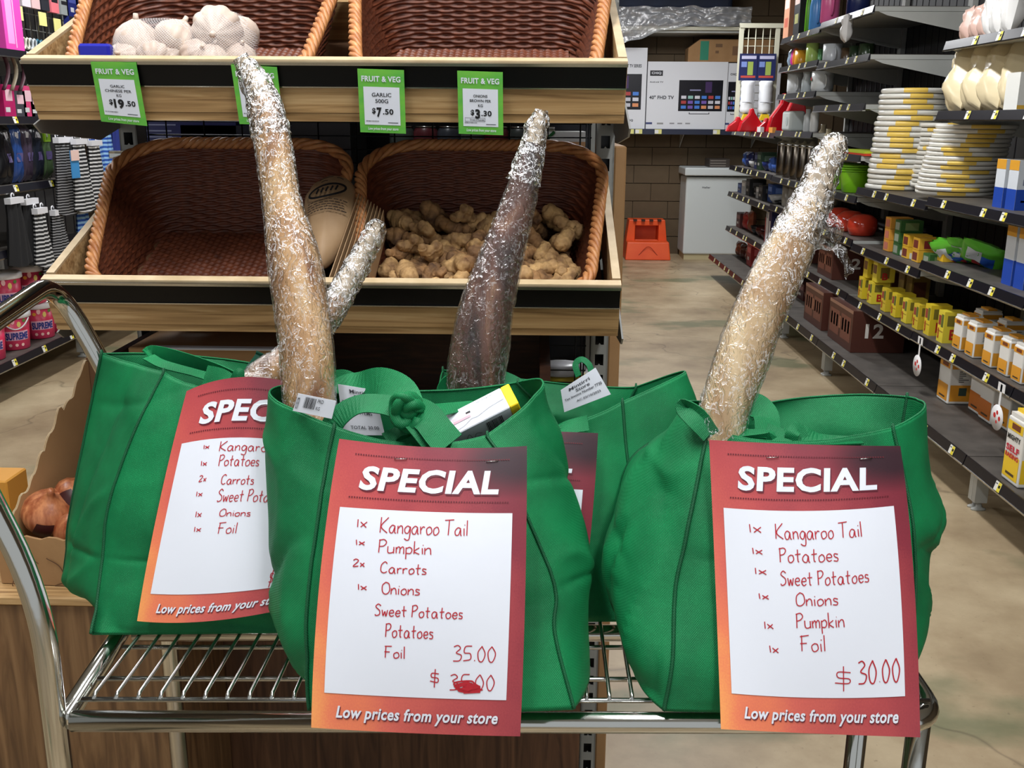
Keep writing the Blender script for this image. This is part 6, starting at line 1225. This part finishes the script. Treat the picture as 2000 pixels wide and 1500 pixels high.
garment(225,328,-2.85,.30,.34,bl,'plain black garment hanging right of the striped ones',0)
garment(245,345,-2.9,.25,.34,bl,'second plain black garment against the tray side',0)
garment(75,410,-2.80,.2,.30,M['bwstripe'],'striped garment with white clips on the lower rail, left one')
garment(110,413,-2.80,.22,.26,M['bwstripe2'],'dark striped garment on the lower rail, right one')
garment(160,410,-2.85,.26,.26,M['bluestripe'],'blue striped cloth on the lower rail')
garment(25,390,-2.82,.24,.34,bl,'black garment on the lower rail at the left edge',1);garment(55,392,-2.84,.24,.34,bl,'black garment on the lower rail, second from the left edge',1)
garment(100,470,-2.86,.34,.26,M['bwstripe2'],'black patterned garment low beside the pink buckets',0);garment(130,480,-2.9,.30,.30,bl,'black garment lowest beside the tray side',0)
# packs on the left shelves
for i,(px,c,n_) in enumerate(((12,(20,20,24),'black'),(32,(40,70,130),'blue'),(52,(60,50,66),'grey purple'),(72,(30,34,44),'charcoal'),(90,(70,90,60),'dark olive'))):
    y=yat(px,-2.9,1.3);pillow((-2.92,y,1.132+.165),(.13,.07,.32),RX(0,0,1.57),C(*c,.2),'%s sealed clothing pack on the middle left shelf'%n_,grp='packs on the left shelves',seed=i,prints=((.3,.7,.35,.5,(80,70,110)),(.35,.6,.75,.85,(200,200,205))))
carton(-2.88,yat(92,-2.88,1.4),1.35,.02,.07,.12,(150,200,40),'lime green tag on the pack nearest the bracket','tag',sgn=-1)
for i,(px,c,n_) in enumerate(((10,(170,20,90),'magenta'),(32,(60,60,66),'grey'),(48,(200,60,110),'pink'),(62,(40,42,50),'charcoal'))):
    y=yat(px,-2.9,1.6);carton(-2.88,y,1.4908,.12,.12,.17-.03*(i%2),c,'%s small box on the fourth left shelf'%n_,sgn=-1,grp='small boxes on the left shelves',prints=[('x',.2,.8,.15,.5,(220,180,190)),('x',.1,.5,.7,.85,(200,200,200))])
for i,px in enumerate((6,22,38)): y=yat(px,-2.86,1.75);mb=MB();mb.tube([(-2.86,y+.05*math.sin(a),1.83-.055*a) for a in np.linspace(0,3.6,10)],.012,C(120,110,90) if i%2 else C(66,36,44),8,flat=.4);tag(mb.build('strap'),'curved brown and cream strap hanging under the upper left shelf, %s from the left'%ORD[i],'strap','hanging straps')
y=yat(14,-2.9,2.0);carton(-2.87,y,1.8408,.12,.2,.36,(222,70,170),'large hot pink plastic pack on the upper left shelf',sgn=-1,prints=[('x',.15,.5,.2,.9,(236,150,210)),('x',.55,.6,.05,.95,(240,180,220))])
for i,(px,c,n_) in enumerate(((48,(210,206,190),'cream'),(62,(190,196,200),'white'),(76,(60,110,130),'teal'),(92,(70,90,110),'slate'),(110,(44,46,54),'dark'))):
    y=yat(px,-2.95,1.95);r_=thing('scissors_pack','%s handled scissors on the mesh wall above the upper left shelf'%n_,'scissors',(-2.95,y,1.845),'scissors on the mesh');mb=MB()
    for s in(-1,1): mb.tube([(-2.95,y+s*.022+.02*math.cos(a),1.90+.03*math.sin(a)) for a in np.linspace(0,6.28,12)[:-1]],.007,C(*c,.3),6,closed=True)
    mb.build('handles',r_);mb=MB();mb.prism([(-2.95,y-.012,1.93),(-2.95,y+.012,1.93),(-2.95,y,2.03)],(.003,0,0),M['wirechrome']);mb.build('blade',r_)
wr=thing('wire_wall','grey wire mesh wall behind the packs at the top left','rack',(-3.0,6.0,1.85))
for k in range(26):
    y=5.0+.08*k;mb=MB();mb.tube([(-3.02,y,1.86),(-3.02,y,2.75)],.003,M['greysteel'],5);mb.build('wire',wr)
for k in range(10):
    z=1.9+.09*k;mb=MB();mb.tube([(-3.017,5.0,z),(-3.017,7.0,z)],.003,M['greysteel'],5);mb.build('wire',wr)
cl=[((206,200,206),'white'),((214,180,180),'pale pink'),((40,42,50),'charcoal'),((232,120,130),'coral pink'),((150,156,156),'grey'),((24,36,110),'royal blue'),((30,40,90),'navy'),((120,150,160),'pale teal')]
for i in range(8):
    px=45+19*i;z=2.10 if i<5 else 2.02;y=yat(px,-2.94,z+.1);c,n_=cl[i];carton(-2.93,y,z,.03,.10 if i<5 else .16,.27,c,'%s carded pack hanging on the wire wall, %s from the left'%(n_,ORD[i]),sgn=-1,grp='carded packs on the wire wall',name='carded_pack',prints=[('x',.2,.8,.1,.4,[min(255,v+50) for v in c]),('x',.1,.9,.7,.78,(30,30,36)),('x',.3,.6,.5,.6,(200,200,205))])
for i,(px,py) in enumerate(((36,28),(83,40),(112,52))): q=PX(px,py,-2.9);mb=MB();mb.b2(-2.9,-2.896,q.y-.045,q.y+.045,q.z-.03,q.z+.045,C(226,220,140));tag(mb.build('price_label'),'pale yellow price label on the wire wall, %s from the left'%ORD[i],'label','labels on the wire wall')
